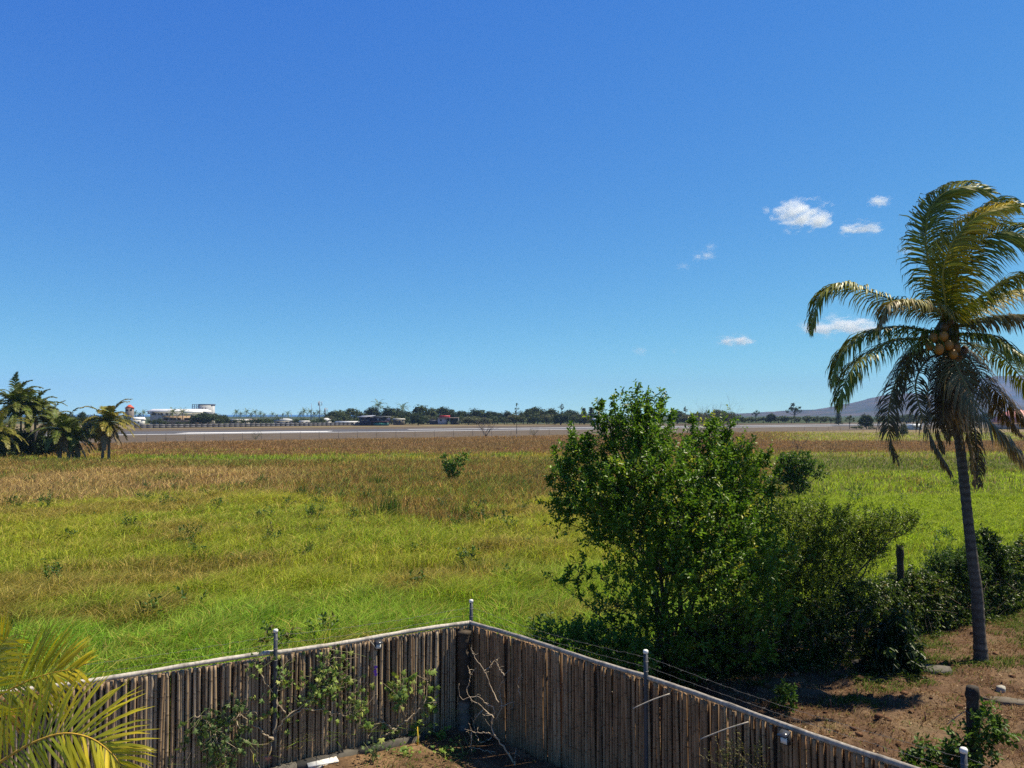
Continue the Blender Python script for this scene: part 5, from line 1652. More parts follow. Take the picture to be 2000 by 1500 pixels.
T('pale', 106, 1132, 806, 829, YF, 'low scrubby tree between the dark tree and the two pointed ones', width=14)
T('conifer', 110, 1140, 795, 829, YF + 10, 'left of two pointed conifers beside the big shrub', width=12)
T('conifer', 111, 1155, 794, 829, YF + 10, 'right of two pointed conifers beside the big shrub', width=14)
T('wide', 102, 1172, 804, 829, YF + 30, 'low tree partly behind the top left shoots of the big shrub', width=14)
T('round', 104, 1322, 798, 829, YF + 20, 'dark tree seen just right of the top of the big shrub', width=16)
T('slim', 109, 1339, 791, 829, YF + 20, 'slim tree behind the bare grey thicket', width=8)
T('wide', 103, 1400, 798, 829, YF + 20, 'broad flat-topped tree behind the bare grey thicket', width=26)
T('wide', 102, 1365, 803, 829, YF + 20, 'low tree behind the left half of the bare grey thicket', width=18)
T('wide', 102, 1420, 803, 829, YF + 10, 'low tree behind the right edge of the bare grey thicket', width=16)
T('open', 112, 1476, 799, 826, 520, 'small upright tree left of the tallest tree before the hills', width=9)
T('round', 105, 1505, 805, 826, 520, 'little dark tree between the small upright tree and the tallest one', width=8)
T('open', 113, 1551, 783, 825, 540, 'tallest tree in front of the blue hills', width=17)
for k, (px, tp, w) in enumerate([(1462, 811, 16), (1490, 810, 16), (1520, 808, 17), (1545, 808, 18), (1575, 808, 18), (1602, 808, 17), (1622, 810, 14)]):
    T('bush', 114 + k % 2, px, tp, 824, 530 - 3 * k, ['leftmost green bush of the belt before the hills', 'second green bush of the belt before the hills, right of the leftmost', 'bush left of the foot of the tallest tree before the hills', 'bush at the foot of the tallest tree before the hills', 'bush just right of the foot of the tallest tree before the hills', 'bush in the belt left of the pointed tree by the frond tips', 'last bush of the belt, beside the pointed tree'][k], 'bush', w, 'bush', 'bushes in a belt before the hills')
T('conifer', 110, 1637, 800, 828, 430, 'small pointed tree right of the bush belt before the hills', width=10, group='lone trees on the airfield')
T('open', 112, 1658, 809, 837, 310, 'small airy tree left of the round-topped one on the green strip', width=11, group='lone trees on the airfield')
T('round', 105, 1691, 805, 838, 305, 'round-topped tree with a visible fork on the green strip beneath the fronds', width=14, group='lone trees on the airfield')
T('open', 113, 1716, 807, 837, 300, 'slender tree just right of the round-topped one on the green strip', width=9, group='lone trees on the airfield')
T('bush', 114, 1672, 830, 838, 300, 'low dark bush at the foot of the airy tree on the green strip', 'bush', 14, 'bush', 'bushes on the green strip')
T('bush', 115, 1702, 833, 839, 298, 'low dark bush between the two right trees on the green strip', 'bush', 10, 'bush', 'bushes on the green strip')
T('pale', 107, 1763, 824, 853, 205, 'yellow-green small tree left of the white shed behind the hanging fronds', width=10, group='lone trees on the airfield')
SCR = [(648, 816, 14), (672, 815, 16), (690, 817, 14), (765, 815, 14), (792, 813, 15), (806, 814, 14), (836, 814, 14), (850, 813, 14), (897, 812, 15), (926, 816, 15), (962, 813, 15), (985, 812, 16), (1004, 812, 14), (1022, 811, 15), (1050, 811, 16), (1068, 812, 15), (1084, 812, 14), (1120, 811, 15), (1142, 813, 14), (1160, 814, 14), (1188, 814, 14), (1345, 812, 16), (1380, 812, 16), (1440, 812, 16)]
SCL = ['at the left end of the tall tree line', 'under the broad paler tree', 'left of the dark blue house', 'right behind the dark blue house', 'above the open shed', 'right of the open shed', 'left of the kiosk', 'over the lean-to of the kiosk', 'right of the kiosk canopy', 'between the two grey-green scrubby trees', 'under the third dome tree', 'left of the foot of the slim nearer tree', 'behind the foot of the slim nearer tree', 'right of the foot of the slim nearer tree', 'under the tall dark tree right of the slim one', 'under the broad dark tree', 'left of the darkest round tree', 'right of the darkest round tree', 'under the left pointed conifer', 'under the right pointed conifer', 'at the top left of the big shrub', 'behind the left part of the bare thicket', 'behind the middle of the bare thicket', 'behind the right end of the bare thicket']
for k, (px, tp, w) in enumerate(SCR):
    T('bush' if k % 3 else 'pale', (114 + k % 2) if k % 3 else 106, px, tp - 5, 829, 444 + 2 * (k % 4), ('green scrub ' if k % 3 else 'grey-green scrub ') + SCL[k], 'scrub_bush', w, 'bush', 'scrub under the far tree line')
for k, (px, tp, w) in enumerate([(1736, 808, 16), (1770, 807, 20), (1815, 806, 20), (1930, 805, 24), (1985, 808, 22)]):
    T('wide', 102 + k % 2, px, tp, 829, 480, ['green tree behind the slender tree at the foot of the hills', 'green tree behind the yellow-green small tree', 'green tree behind the white shed', 'green tree behind the palm trunk under the hills', 'green tree behind the pink-roofed house'][k], width=w)

# low shrubby growth behind the grey airport fence
for k, (px, tp, w, lab) in enumerate([(272, 820, 9, 'bush by the white awning left of the tan building'), (300, 815, 9, 'bush in front of the left end of the white building'), (312, 812, 8, 'dark bush touching the tan building'), (322, 819, 7, 'small yellowish bush at the left foot of the tan building'),
                                      (352, 821, 8, 'low hedge bush before the middle of the tan building'), (372, 820, 8, 'low bush at the right foot of the tan building'), (249, 809, 12, 'leafy bush hiding the foot of the red-roofed tower')]):
    T('bush', 114 + k % 2, px, tp, 832, 405, lab, 'bush', w, 'bush', 'bushes before the far buildings')
T('round', 101, 400, 803, 831, 408, 'big dark round tree hiding the right end of the tan building', width=17, group='trees among the far buildings')
T('wide', 103, 424, 805, 831, 440, 'tree right of the big dark round tree by the far buildings', width=14, group='trees among the far buildings')
T('round', 104, 438, 808, 831, 450, 'small dark tree at the right end of the far buildings', width=10, group='trees among the far buildings')
T('round', 105, 122, 801, 840, 300, 'dark tree behind the low palm of the left cluster', width=14, group='trees behind the left palms')
T('round', 101, 162, 800, 838, 330, 'small dome tree between the left palm cluster and the lone palm', width=9, group='trees behind the left palms')
T('wide', 103, 143, 806, 840, 320, 'low green tree beside the small dome tree behind the left palms', width=14, group='trees behind the left palms')
T('round', 104, 188, 804, 868, 150, 'dense dark tree right behind the lone yellow palm', width=22, group='trees behind the left palms')
T('wide', 102, 150, 815, 868, 155, 'green tree in the gap between the left cluster and the lone palm', width=18, group='trees behind the left palms')
for k, (px, tp, w, Y) in enumerate([(-6, 822, 40, 104), (30, 826, 36, 103), (62, 834, 32, 102), (94, 842, 28, 101), (16, 858, 28, 97)]):
    T('round' if k % 2 else 'wide', [103, 105][k % 2], px, tp, 890, Y, ['dense shrub at the left picture edge under the palms', 'dark shrub below the tallest palm of the left cluster', 'dark shrub between the tall palms of the left cluster', 'shrub behind the low palm of the left cluster', 'bright shrub in front at the foot of the left cluster'][k], 'shrub', w, 'shrub', 'shrubs under the left palms')
for k in range(9):
    px = 440 + 26 * k + (k % 3) * 4
    T('bush', 114 + k % 2, px, 811 + (k * 7) % 4, 830, 425, ['first', 'second', 'third', 'fourth', 'fifth', 'sixth', 'seventh', 'eighth', 'ninth'][k] + ' low bush from the left above the grey airport fence', 'bush', 13, 'bush', 'bushes above the grey airport fence')

# far palms above the fence: three kinds copied
FP = [radial_palm('distant_palm', 1.0, 18, .52, 301 + k, 'x', 'palms along the horizon', 9, .035, (.03 * (k - 1), 0), (.3, 0, 0), 0.0, 1, 2, .018, .15, 0, False) for k in range(3)]
PALMS = [(265, 806, 'leftmost palm on the horizon, just right of the red-roofed tower'), (281, 805, 'palm between the red-roofed tower and the white building'), (273, 809, 'short palm between the two taller ones left of the white building'),
         (339, 802, 'palm standing before the white roof of the long building'), (357, 802, 'small palm before the right part of the white roof'), (462, 804, 'palm at the left of the low palm grove beyond the fence'), (471, 808, 'short palm beside the first of the low grove'), (482, 803, 'second tall palm of the low grove'),
         (490, 808, 'short palm in the middle of the low grove'), (499, 804, 'third tall palm of the low grove'), (509, 807, 'bushy palm at the right end of the low grove'), (516, 810, 'last short palm of the low grove'), (533, 808, 'palm behind the hip-roofed shed'), (541, 811, 'short palm right behind the hip-roofed shed'),
         (562, 806, 'palm right of the hip-roofed shed'), (553, 810, 'short palm over the hip roof'), (594, 802, 'leftmost of the three taller palms under the masts'), (587, 807, 'shorter palm left of the three under the masts'), (607, 803, 'middle palm under the masts'), (622, 804, 'right palm under the masts'), (614, 808, 'short palm between the middle and right palm under the masts'),
         (634, 808, 'palm between the masts and the tall tree line'), (739, 789, 'palm top poking out behind the dark blue house'), (786, 793, 'palm top right of the dark blue house')]
for k, (px, tp, lab) in enumerate(PALMS):
    o = FP[k] if k < 3 else copy_tree(FP[k % 3])
    o.name = 'distant_palm'
    Y = 400 if px in (339, 357) else (480 if k > 21 else 520)
    h = P(px, tp, Y)[2] * .90
    o.location = ((px - 1000) / 1500 * Y, Y, 0); o.scale = (h, h, h); o.rotation_euler = (0, 0, 0.0 + .3 * (k % 5 - 2))
    tag(o, lab, 'palm tree', 'palms along the horizon')


# ------------------------------------------------------------------ airfield fences, buildings, masts
def at_px(px, py, Y): return P(px, py, Y)


def grey_fence():
    a = G(262, 837); c = G(702, 831.0)
    root = empty('airport_fence', tuple(a), 'long grey panel fence with dark posts on the far side of the runway', 'fence')
    n = 44
    for k in range(n):
        p0 = a + (c - a) * k / n; p1 = a + (c - a) * (k + 1) / n
        d = nrm(p1 - p0); L = np.linalg.norm(p1 - p0)
        b = MB()
        q0, q1 = p0 - a, p1 - a
        col = np.array([.105, .105, .12]) * (.85 + .3 * ((k * 37) % 10) / 10)
        for z0, z1 in ((.05, .72), (.76, 1.62)):
            nn = np.array([-d[1], d[0], 0]) * .03
            V = np.array([q0 - nn, q1 - nn, q1 + nn, q0 + nn])
            V0 = V + [0, 0, z0]; V1 = V + [0, 0, z1]
            b.add(np.vstack([V0, V1]), [[0, 3, 2, 1], [4, 5, 6, 7], [0, 1, 5, 4], [1, 2, 6, 5], [2, 3, 7, 6], [3, 0, 4, 7]], None, col)
        b.build('panel', M['paint'], root)
        b = MB(); q = q0 + nrm(np.array([q0[0] + a[0], q0[1] + a[1], 0])) * -.12
        b.tube([(q[0], q[1], 0), (q[0], q[1], 1.9)], .11, 5, (.06, .062, .075)); b.build('post', M['paint'], root)


grey_fence()


def wire_fence(name, px0, px1, n, off, label, h=1.25, r=.045):
    xs = []
    for px in np.linspace(px0, px1, n):
        s = (px - 1000) / 1500
        Y = (214 + .62 * 104.7 + off) / (1 - .62 * s)
        xs.append((s * Y, Y, 0))
    a = np.array(xs[0]); root = empty(name, tuple(a), label, 'fence')
    rg = np.random.default_rng(int(px0))
    for p in xs:
        q = np.array(p) - a
        b = MB(); hh = h * (.9 + .2 * rg.random())
        b.tube([(q[0], q[1], 0), (q[0] + .05 * rg.normal(), q[1], hh)], [r, r], 5, (.13, .115, .10)); b.build('post', M['bark'], root)
    for z in (.4, .8, 1.1):
        b = MB(); b.tube([np.array(p) - a + [0, 0, z] for p in xs], .008, 3, (.25, .24, .23), cap=False); b.build('wire', M['steel'], root)


wire_fence('boundary_wire_fence', 288, 1110, 23, -66, 'thin wire fence with spaced posts between the brown grass and the runway', h=1.6)
wire_fence('boundary_wire_fence', 1570, 1640, 4, -70, 'short run of wire fence posts at the right, between green grass and runway', h=1.4)


def bldg_box(b, px0, px1, top, base, Y, depth, c, z0=None):
    x0 = (px0 - 1000) / 1500 * Y; x1 = (px1 - 1000) / 1500 * Y
    z1 = P(px0, top, Y)[2]; zb = max(0, P(px0, base, Y)[2]) if z0 is None else z0
    b.box((x0, Y, zb), (x1, Y + depth, z1), c)
    return x0, x1, zb, z1


def windows(root, pxs, top, base, Y, c=(.03, .03, .035), name='window'):
    for p0, p1 in pxs:
        b = MB(); bldg_box(b, p0, p1, top, base, Y - .12, .10, c); o = b.build(name, M['glass'], root)
        f = MB(); x0 = (p0 - 1000) / 1500 * (Y - .12); x1 = (p1 - 1000) / 1500 * (Y - .12); zb = P(p0, base, Y)[2]
        f.box((x0 - .1, Y - .20, zb - .16), (x1 + .1, Y - .13, zb - .04), (.55, .53, .5)); f.build('sill', M['paint'], o)


def white_building():
    Y = 425
    root = empty('long_building', (0, 0, 0), 'long white two-storey building with a bright white metal roof across the airfield', 'building')
    b = MB(); bldg_box(b, 294, 388, 803.5, 832, Y, 8, (.42, .42, .43)); b.build('wall', M['paint'], root)
    b = MB()
    x0 = (288 - 1000) / 1500 * Y; x1 = (402 - 1000) / 1500 * Y
    zr, ze = P(300, 798.8, Y)[2], P(300, 803.2, Y)[2]
    V = [(x0, Y - 1.6, ze), (x1, Y - 1.6, ze), (x1 - 1, Y + 4, zr), (x0 + 1.2, Y + 4, zr), (x1, Y + 9.6, ze), (x0, Y + 9.6, ze), (x0, Y - 1.6, ze - .25), (x1, Y - 1.6, ze - .25), (x1, Y + 9.6, ze - .25), (x0, Y + 9.6, ze - .25)]
    b.add(V, [[0, 1, 2, 3], [3, 2, 4, 5], [0, 6, 7, 1], [9, 8, 7, 6], [5, 4, 8, 9]], [[0, 3, 5], [1, 4, 2], [0, 5, 9], [0, 9, 6], [1, 7, 8], [1, 8, 4]], (.78, .78, .77)); b.build('roof', M['roof'], root)
    windows(root, [(297, 304.5), (309, 311.5), (314, 318.5), (324, 329), (333, 338)], 806.8, 810.2, Y)
    b = MB(); bldg_box(b, 288.5, 297, 804.2, 809, Y - 1.2, 1.0, (.45, .5, .58)); b.build('gable_screen', M['paint'], root)


white_building()


def tan_building():
    Y = 412
    root = empty('low_building', (0, 0, 0), 'tan low building with dark openings in front of the white one', 'building')
    b = MB(); bldg_box(b, 316, 384, 812.5, 832, Y, 5, (.50, .36, .24)); b.build('wall', M['paint'], root)
    b = MB(); x0, x1, zb, z1 = bldg_box(b, 314, 386, 811.0, 812.3, Y - 1.4, 7, (.33, .30, .26)); b.build('roof', M['roof'], root)
    windows(root, [(320, 329.5), (331.5, 344.5), (347.5, 353.5), (360.5, 373)], 816.2, 820.5, Y, (.035, .025, .02))
    for p in (330.4, 346, 357, 374.5, 383):
        b = MB(); bldg_box(b, p - .5, p + .5, 812.6, 832, Y - 1.0, .4, (.48, .40, .30)); b.build('pillar', M['paint'], root)
    b = MB(); bldg_box(b, 352, 385, 807.5, 810.6, Y + 3, 8, (.36, .35, .27)); b.build('upper_roof', M['roof'], root)
    b = MB(); bldg_box(b, 358, 392, 803.6, 806.6, Y + 8, 4, (.80, .78, .72)); b.build('parapet', M['paint'], root)
    b = MB(); bldg_box(b, 384.5, 419, 812, 832, Y + 4, 1.2, (.58, .55, .46)); b.build('side_wall', M['paint'], root)


tan_building()


def tower():
    Y = 440
    root = empty('tower_block', (0, 0, 0), 'white block tower with a dark parapet and open stair frame behind the white roof', 'building')
    b = MB(); bldg_box(b, 388, 415.5, 791.5, 832, Y, 3.5, (.42, .43, .45)); b.build('wall', M['paint'], root)
    b = MB(); bldg_box(b, 387.5, 416, 789.2, 791.4, Y - .3, 4.1, (.10, .12, .18)); b.build('parapet', M['paint'], root)
    windows(root, [(401, 403), (395, 396.5)], 796, 798.5, Y)
    for p in (375.3, 379.5, 383.7, 387):
        b = MB(); bldg_box(b, p, p + .9, 789.5, 832, Y + 1, .3, (.14, .18, .27)); b.build('stair_post', M['paint'], root)
    for t in (790, 794, 797, 799.5):
        b = MB(); bldg_box(b, 375, 388, t, t + .9, Y + .5, 5, (.40, .46, .58) if t > 793 else (.12, .15, .23)); b.build('landing', M['paint'], root)


tower()


def house(name, label, px0, px1, top, base, Y, depth, wall, roofc, eave=1.5, rtop=None, wins=(), hip=True, cat='house', wtop=None, wbase=None):
    root = empty(name, (0, 0, 0), label, cat)
    b = MB(); x0, x1, zb, z1 = bldg_box(b, px0, px1, top, base, Y, depth, wall, z0=0); b.build('wall', M['paint'], root)
    if rtop is not None:
        zr = P(px0, rtop, Y)[2]; e = eave / 1500 * Y; zt = z1 + .02
        ins = min((x1 - x0) * .35, depth * .5) if hip else 0
        V = [(x0 - e, Y - e, zt), (x1 + e, Y - e, zt), (x1 + e, Y + depth + e, zt), (x0 - e, Y + depth + e, zt), (x0 - e * (not hip) + ins, Y + depth / 2, zr), (x1 + e * (not hip) - ins, Y + depth / 2, zr)]
        b = MB(); b.add(V, [[0, 1, 5, 4], [2, 3, 4, 5], [3, 2, 1, 0]], [[1, 2, 5], [3, 0, 4]], roofc); b.build('roof', M['roof'], root)
    if wins: windows(root, wins, wtop, wbase, Y)
    return root


house('roof_tower', 'small tower with a red hip roof poking out behind the lone yellow palm', 245, 258, 797.5, 830, 420, 2.5, (.20, .17, .16), (.55, .10, .05), 1.2, 790.5, [(246, 251), (253.5, 258)], True, 'tower', 799.5, 803)
house('awning_shed', 'white low shed between the lone palm and the white building', 257, 279, 820, 832, 400, 3, (.60, .60, .58), (.84, .84, .83), 1.5, 814.8, [(262, 265), (270, 273)], False, 'shed', 823, 826)
house('hip_roof_shed', 'pale grey hip-roofed shed above the middle of the grey fence', 536, 570, 822.0, 830, 420, 9, (.30, .29, .28), (.42, .43, .42), 2.5, 817, [(541, 546), (558, 563)], True, 'shed', 823.5, 826)
house('grey_roof_shed', 'flat grey-roofed shed above the left part of the grey fence', 447, 478, 822.3, 830, 425, 9, (.34, .33, .31), (.46, .45, .43), 2, 818.5, [(455, 459)], False, 'shed', 823.5, 826)
house('brown_roof_shed', 'small brown-roofed shed left of the hip-roofed one', 480, 496, 821, 830, 440, 6, (.40, .36, .31), (.38, .30, .24), 2, 818, [(485, 488)], False, 'shed', 823, 826)
house('white_roof_shed', 'narrow white-roofed shed right of the hip-roofed one', 584, 600, 823.5, 830, 415, 6, (.36, .35, .34), (.62, .62, .62), 1.5, 821.6, [(590, 593)], False, 'shed', 824.5, 827)
house('white_roof_shed', 'pale-walled shed with a white roof under the masts', 628, 643, 821, 830, 430, 6, (.50, .50, .49), (.62, .62, .61), 1.5, 816.5, [(632, 635), (637, 640)], True, 'shed', 822.5, 826)
house('long_roof_shed', 'long low pale roof just left of the dark blue house', 655, 697, 825, 831, 405, 6, (.33, .33, .34), (.58, .59, .61), 1.5, 822.6, [(664, 668), (680, 684)], False, 'shed', 826.3, 828.5)
house('white_hut', 'low white hut beside the conifers at the edge of the big shrub', 1160, 1184, 820.5, 829, 440, 6, (.55, .55, .53), (.80, .80, .79), 1.5, 817, [(1166, 1169)], False, 'shed', 822, 825)
house('white_shed', 'small white shed with a flat roof behind the hanging palm fronds', 1778, 1800, 831, 838, 290, 4, (.42, .47, .50), (.80, .82, .83), 1.5, 828.5, [(1783, 1787), (1791, 1795)], False, 'shed', 832.5, 835)
house('pink_roof_house', 'house with a faded pink-red roof at the right edge behind the palm fronds', 1968, 2040, 826, 836, 300, 12, (.42, .33, .30), (.50, .20, .18), 5, 800, [(1975, 1981), (1990, 1996)], True, 'house', 828.5, 833)


def blue_house():
    Y = 398
    root = empty('blue_house', (0, 0, 0), 'two-storey dark blue house with a teal ground floor beyond the runway', 'house')
    b = MB(); bldg_box(b, 702, 723, 815, 831.5, Y, 9, (.022, .028, .075)); b.build('left_wall', M['paint'], root)
    b = MB(); bldg_box(b, 723, 757, 815.5, 822.8, Y + .6, 9, (.022, .026, .07)); b.build('upper_wall', M['paint'], root)
    b = MB(); bldg_box(b, 730, 758, 826.2, 831.5, Y - .6, 1.2, (.035, .20, .165)); b.build('teal_wall', M['paint'], root)
    b = MB(); bldg_box(b, 723, 757, 823.2, 831.5, Y + 3, 6, (.035, .04, .05)); b.build('ground_floor_wall', M['paint'], root)
    b = MB(); bldg_box(b, 722.5, 758, 822.8, 823.4, Y - 1.2, 3, (.22, .12, .14)); b.build('balcony_slab', M['paint'], root)
    b = MB()
    x0 = (699.5 - 1000) / 1500 * Y; x1 = (727 - 1000) / 1500 * Y; z0, z1 = P(700, 814.6, Y)[2], P(700, 811.0, Y)[2]
    V = [(x0, Y - 1.5, z0), (x1, Y - 1.5, z0 + .45), (x1, Y + 11, z1), (x0, Y + 11, z1 - .2)]
    b.add(V + [(v[0], v[1], v[2] - .2) for v in V], [[0, 1, 2, 3], [7, 6, 5, 4], [0, 4, 5, 1], [1, 5, 6, 2], [2, 6, 7, 3], [3, 7, 4, 0]], None, (.30, .31, .36)); b.build('left_roof', M['roof'], root)
    b = MB(); x0, x1, zb, zz = bldg_box(b, 726.5, 757.5, 813.0, 814.0, Y - 1.0, 12, (.20, .205, .24)); b.build('right_roof', M['roof'], root)
    windows(root, [(706, 711), (714.5, 719)], 817.5, 821, Y, (.012, .014, .02))
    windows(root, [(737, 740)], 817, 820.5, Y + .6, (.30, .33, .40))
    windows(root, [(744, 749), (751, 755)], 817, 820.8, Y + .6, (.012, .014, .02))
    for p in (723.5, 731, 743, 757):
        b = MB(); bldg_box(b, p - .3, p + .3, 823.3, 831.5, Y - 1.0, .3, (.12, .12, .16)); b.build('pillar', M['paint'], root)
    b = MB(); bldg_box(b, 723, 729.5, 814.2, 815.4, Y - .4, .3, (.6, .62, .68)); b.build('sky_panel', M['paint'], root)


blue_house()
house('open_shed', 'open shed with a pale flat roof right of the dark blue house', 768, 788, 819.5, 830, 425, 6, (.11, .10, .075), (.46, .44, .38), 1.5, 817.3, [(771, 774), (779, 783)], False, 'shed', 821, 827)


def kiosk():
    Y = 440
    root = empty('kiosk', (0, 0, 0), 'small white kiosk with a dark red roof and side lean-tos beyond the runway', 'kiosk')
    b = MB(); bldg_box(b, 855, 873, 816.5, 829, Y, 6, (.46, .45, .52)); b.build('wall', M['paint'], root)
    b = MB(); bldg_box(b, 858, 877, 811.3, 815.6, Y - .8, 8, (.42, .035, .045)); b.build('roof', M['roof'], root)
    b = MB(); bldg_box(b, 853, 896, 815.7, 816.5, Y - 1.5, 9, (.36, .26, .26)); b.build('canopy', M['roof'], root)
    b = MB(); bldg_box(b, 838, 855, 820.4, 821.2, Y, 6, (.30, .29, .34)); b.build('lean_to_roof', M['roof'], root)
    b = MB(); bldg_box(b, 839, 855, 821.2, 829, Y + 2, 4, (.05, .055, .085)); b.build('lean_to_wall', M['paint'], root)
    for p0, p1 in ((872, 874.5),):
        b = MB(); bldg_box(b, p0, p1, 818.5, 829, Y - .15, .12, (.04, .04, .06)); b.build('door', M['glass'], root)
    windows(root, [(859, 863)], 819, 822.5, Y)
    b = MB(); bldg_box(b, 880, 895, 821, 829, Y + 1, 4, (.055, .05, .045)); b.build('side_store', M['paint'], root)
    for p in (878, 895.3):
        b = MB(); bldg_box(b, p, p + .8, 816.5, 829, Y - 1.2, .3, (.4, .38, .4)); b.build('pillar', M['paint'], root)


kiosk()


def mast(px, top, Y, label, head=True, r=.16, lattice=True):
    x = (px - 1000) / 1500 * Y; h = P(px, top, Y)[2]
    root = empty('radio_mast', (x, Y, 0), label, 'mast', 'masts above the far palms')
    b = MB(); c = (.24, .27, .32)
    b.tube([(0, 0, 0), (0, 0, h)], [r * 1.5, r], 8, c); b.build('pole', M['paint'], root)
    if head:
        b = MB()
        for k in range(3):
            a = k * 2.09 + .4
            q = np.array([math.cos(a), math.sin(a)]) * r * 6
            b.box((q[0] - .18, q[1] - .18, h - 3.0), (q[0] + .18, q[1] + .18, h - .4), (.42, .45, .50))
            b.tube([(0, 0, h - 1.0), (q[0], q[1], h - 1.0)], .05, 4, c); b.tube([(0, 0, h - 2.3), (q[0], q[1], h - 2.3)], .05, 4, c)
        b.build('antenna_panel', M['paint'], root)
        b = MB(); a = np.linspace(0, 2 * math.pi, 13)
        b.tube(np.stack([np.cos(a) * r * 6, np.sin(a) * r * 6, np.full(13, h - 3.2)], 1), .07, 4, c); b.build('platform_ring', M['paint'], root)


mast(624.5, 783, 520, 'tallest mobile mast with an antenna head above the palms', True, .24)
mast(636, 796, 520, 'shorter mast with a small antenna head right of the tallest', True, .18)
mast(608.5, 788, 520, 'thin bare pole left of the tallest mast', False, .13)
mast(569.5, 807, 520, 'short thin pole standing right of the hip-roofed shed', False, .12)


# ------------------------------------------------------------------ bare shrubs and small bushes out in the meadow
def bare_shrub(name, px, base, Y, top, hw, n, label, seed, c=(.17, .14, .115), r=.03, group='bare shrubs in the meadow', gens=3, lean=0.0):
    rg = np.random.default_rng(seed)
    x = (px - 1000) / 1500 * Y; h = P(px, top, Y)[2]; W = hw / 1500 * Y
    root = empty(name, (x, Y, 0), label, 'shrub', group)

    def grow(b, p, d, L, rr, g):
        q = p + d * L
        m = (p + q) / 2 + rg.normal(size=3) * L * .08
        b.tube(smooth_path([p, m, q], 5), np.linspace(rr, rr * .6, 5), 4, np.array(c) * (.7 + .6 * rg.random()), cap=False)
        if g > 0:
            for _ in range(2 + (rg.random() < .5)):
                nd = nrm(d + rg.normal(size=3) * .55 + np.array([0, 0, .12]))
                grow(b, m if rg.random() < .3 else q, nd, L * (.55 + .3 * rg.random()), rr * .55, g - 1)
    for k in range(n):
        a = k * 2.4 + rg.random(); e = np.array([math.cos(a) * W / h + lean, math.sin(a) * W / h, 1.15 - .3 * rg.random()])
        b = MB(); grow(b, np.array([rg.normal() * W * .08, rg.normal() * W * .08, 0]), nrm(e), h * .45 * (.8 + .3 * rg.random()), r, gens)
        b.build('branch', M['twig'], root)
    return root


bare_shrub('bare_thicket', 1392, 848, 120, 792, 62, 22, 'wide bare grey thicket of thin branches behind the big shrub', 1, (.15, .125, .105), .055, gens=4)
bare_shrub('bare_shrub', 1558, 880, 122, 842, 26, 5, 'small leafless forked shrub on the brown strip right of the big shrub', 2, (.10, .08, .065), .05, gens=2)
bare_shrub('bare_shrub', 949, 852, 205, 815, 24, 7, 'bare grey shrub among tall stalks on the runway side, below the third dome tree', 3, (.13, .11, .10), .08, gens=3)
bare_shrub('bare_shrub', 1622, 890, 106, 862, 22, 5, 'low bare brown shrub right of the leafless forked one', 4, (.13, .09, .06), .03, gens=3)
bare_shrub('bare_shrub', 1042, 852, 205, 832, 14, 7, 'pale scrubby bush right of the slim nearer tree', 5, (.16, .15, .10), .05, gens=4)
bare_shrub('bare_shrub', 502, 858, 178, 842, 14, 7, 'grey-green scrub beside the wire fence below the white runway marking', 6, (.13, .13, .08), .05, gens=4)
bare_shrub('bare_shrub', 1046, 945, 64, 908, 8, 5, 'small dry brown stalk clump left of the big shrub in the reeds', 7, (.09, .075, .045), .018, gens=3)

gm = 'small green bushes out in the meadow'
Yb = 62
shrub('small_bush', ((882 - 1000) / 1500 * Yb, Yb, 0), [(*P(px, py, Yb), r / 1500 * Yb) for px, py, r in [(884, 930, 10), (882, 918, 12), (893, 908, 12), (905, 899, 10), (872, 895, 7), (886, 935, 8), (875, 912, 8), (915, 898, 6)]],
      'small bright green bush alone in the middle of the brown reeds', 'bush', [(.09, .17, .025), (.13, .22, .035), (.18, .27, .05)], 105, 8, (.20, .12), 4, .03, 81, M['softleaf'], gm, .6, (.2, .5), .15, 4, twig_r=.012)
Yb = 52
shrub('small_bush', ((1558 - 1000) / 1500 * Yb, Yb, 0), [(*P(px, py, Yb), r / 1500 * Yb) for px, py, r in [(1555, 955, 22), (1550, 930, 26), (1560, 908, 24), (1590, 920, 18), (1535, 905, 18), (1575, 895, 12), (1600, 928, 10), (1540, 925, 20), (1525, 930, 14)]],
      'dark green rounded bush in the meadow between the big shrub and the palm', 'bush', [(.06, .12, .02), (.085, .15, .026), (.13, .20, .04)], 520, 9, (.16, .085), 6, .04, 82, M['leaf'], gm, .6, (.2, .5), .2, 5, twig_r=.01)


def reed_clump(px, py, top, hw, n, seed, label, col=(.05, .10, .02)):
    rg = np.random.default_rng(seed)
    g = G(px, py); Y = g[1]; h = P(px, top, Y)[2]; W = hw / 1500 * Y
    x = rg.normal(size=n) * W * .5; y = rg.normal(size=n) * W * .5
    cc = np.array(col) * (.6 + .9 * rg.random((n, 1)))
    V, q, t, C = blades(rg, x, y, np.zeros(n), h * (.55 + .5 * rg.random(n)), np.full(n, max(.02, Y * .0009)), .22, cc, lerp(cc, np.array([.18, .2, .05]), .4))
    b = MB(); b.add(V, q, t, C)
    o = b.build('reed_clump', M['grass']); o.location = tuple(g)
    tag(o, label, 'reeds', 'green reed clumps in the meadow')


reed_clump(760, 1022, 952, 34, 110, 1, 'tall dark green reed clump at the edge of the brown reeds, left of centre')
reed_clump(908, 1018, 975, 22, 70, 2, 'green reed clump to the right of the tall dark one')
reed_clump(590, 978, 945, 30, 80, 3, 'dark green reeds at the lower edge of the brown band on the left')
reed_clump(740, 955, 925, 22, 60, 4, 'upright dark reed stalks within the brown band')
reed_clump(1000, 955, 925, 14, 40, 5, 'thin reed stalks in the brown band near the big shrub', (.10, .085, .03))
reed_clump(1180, 1000, 975, 14, 30, 6, 'reed tuft half hidden behind the big shrub')

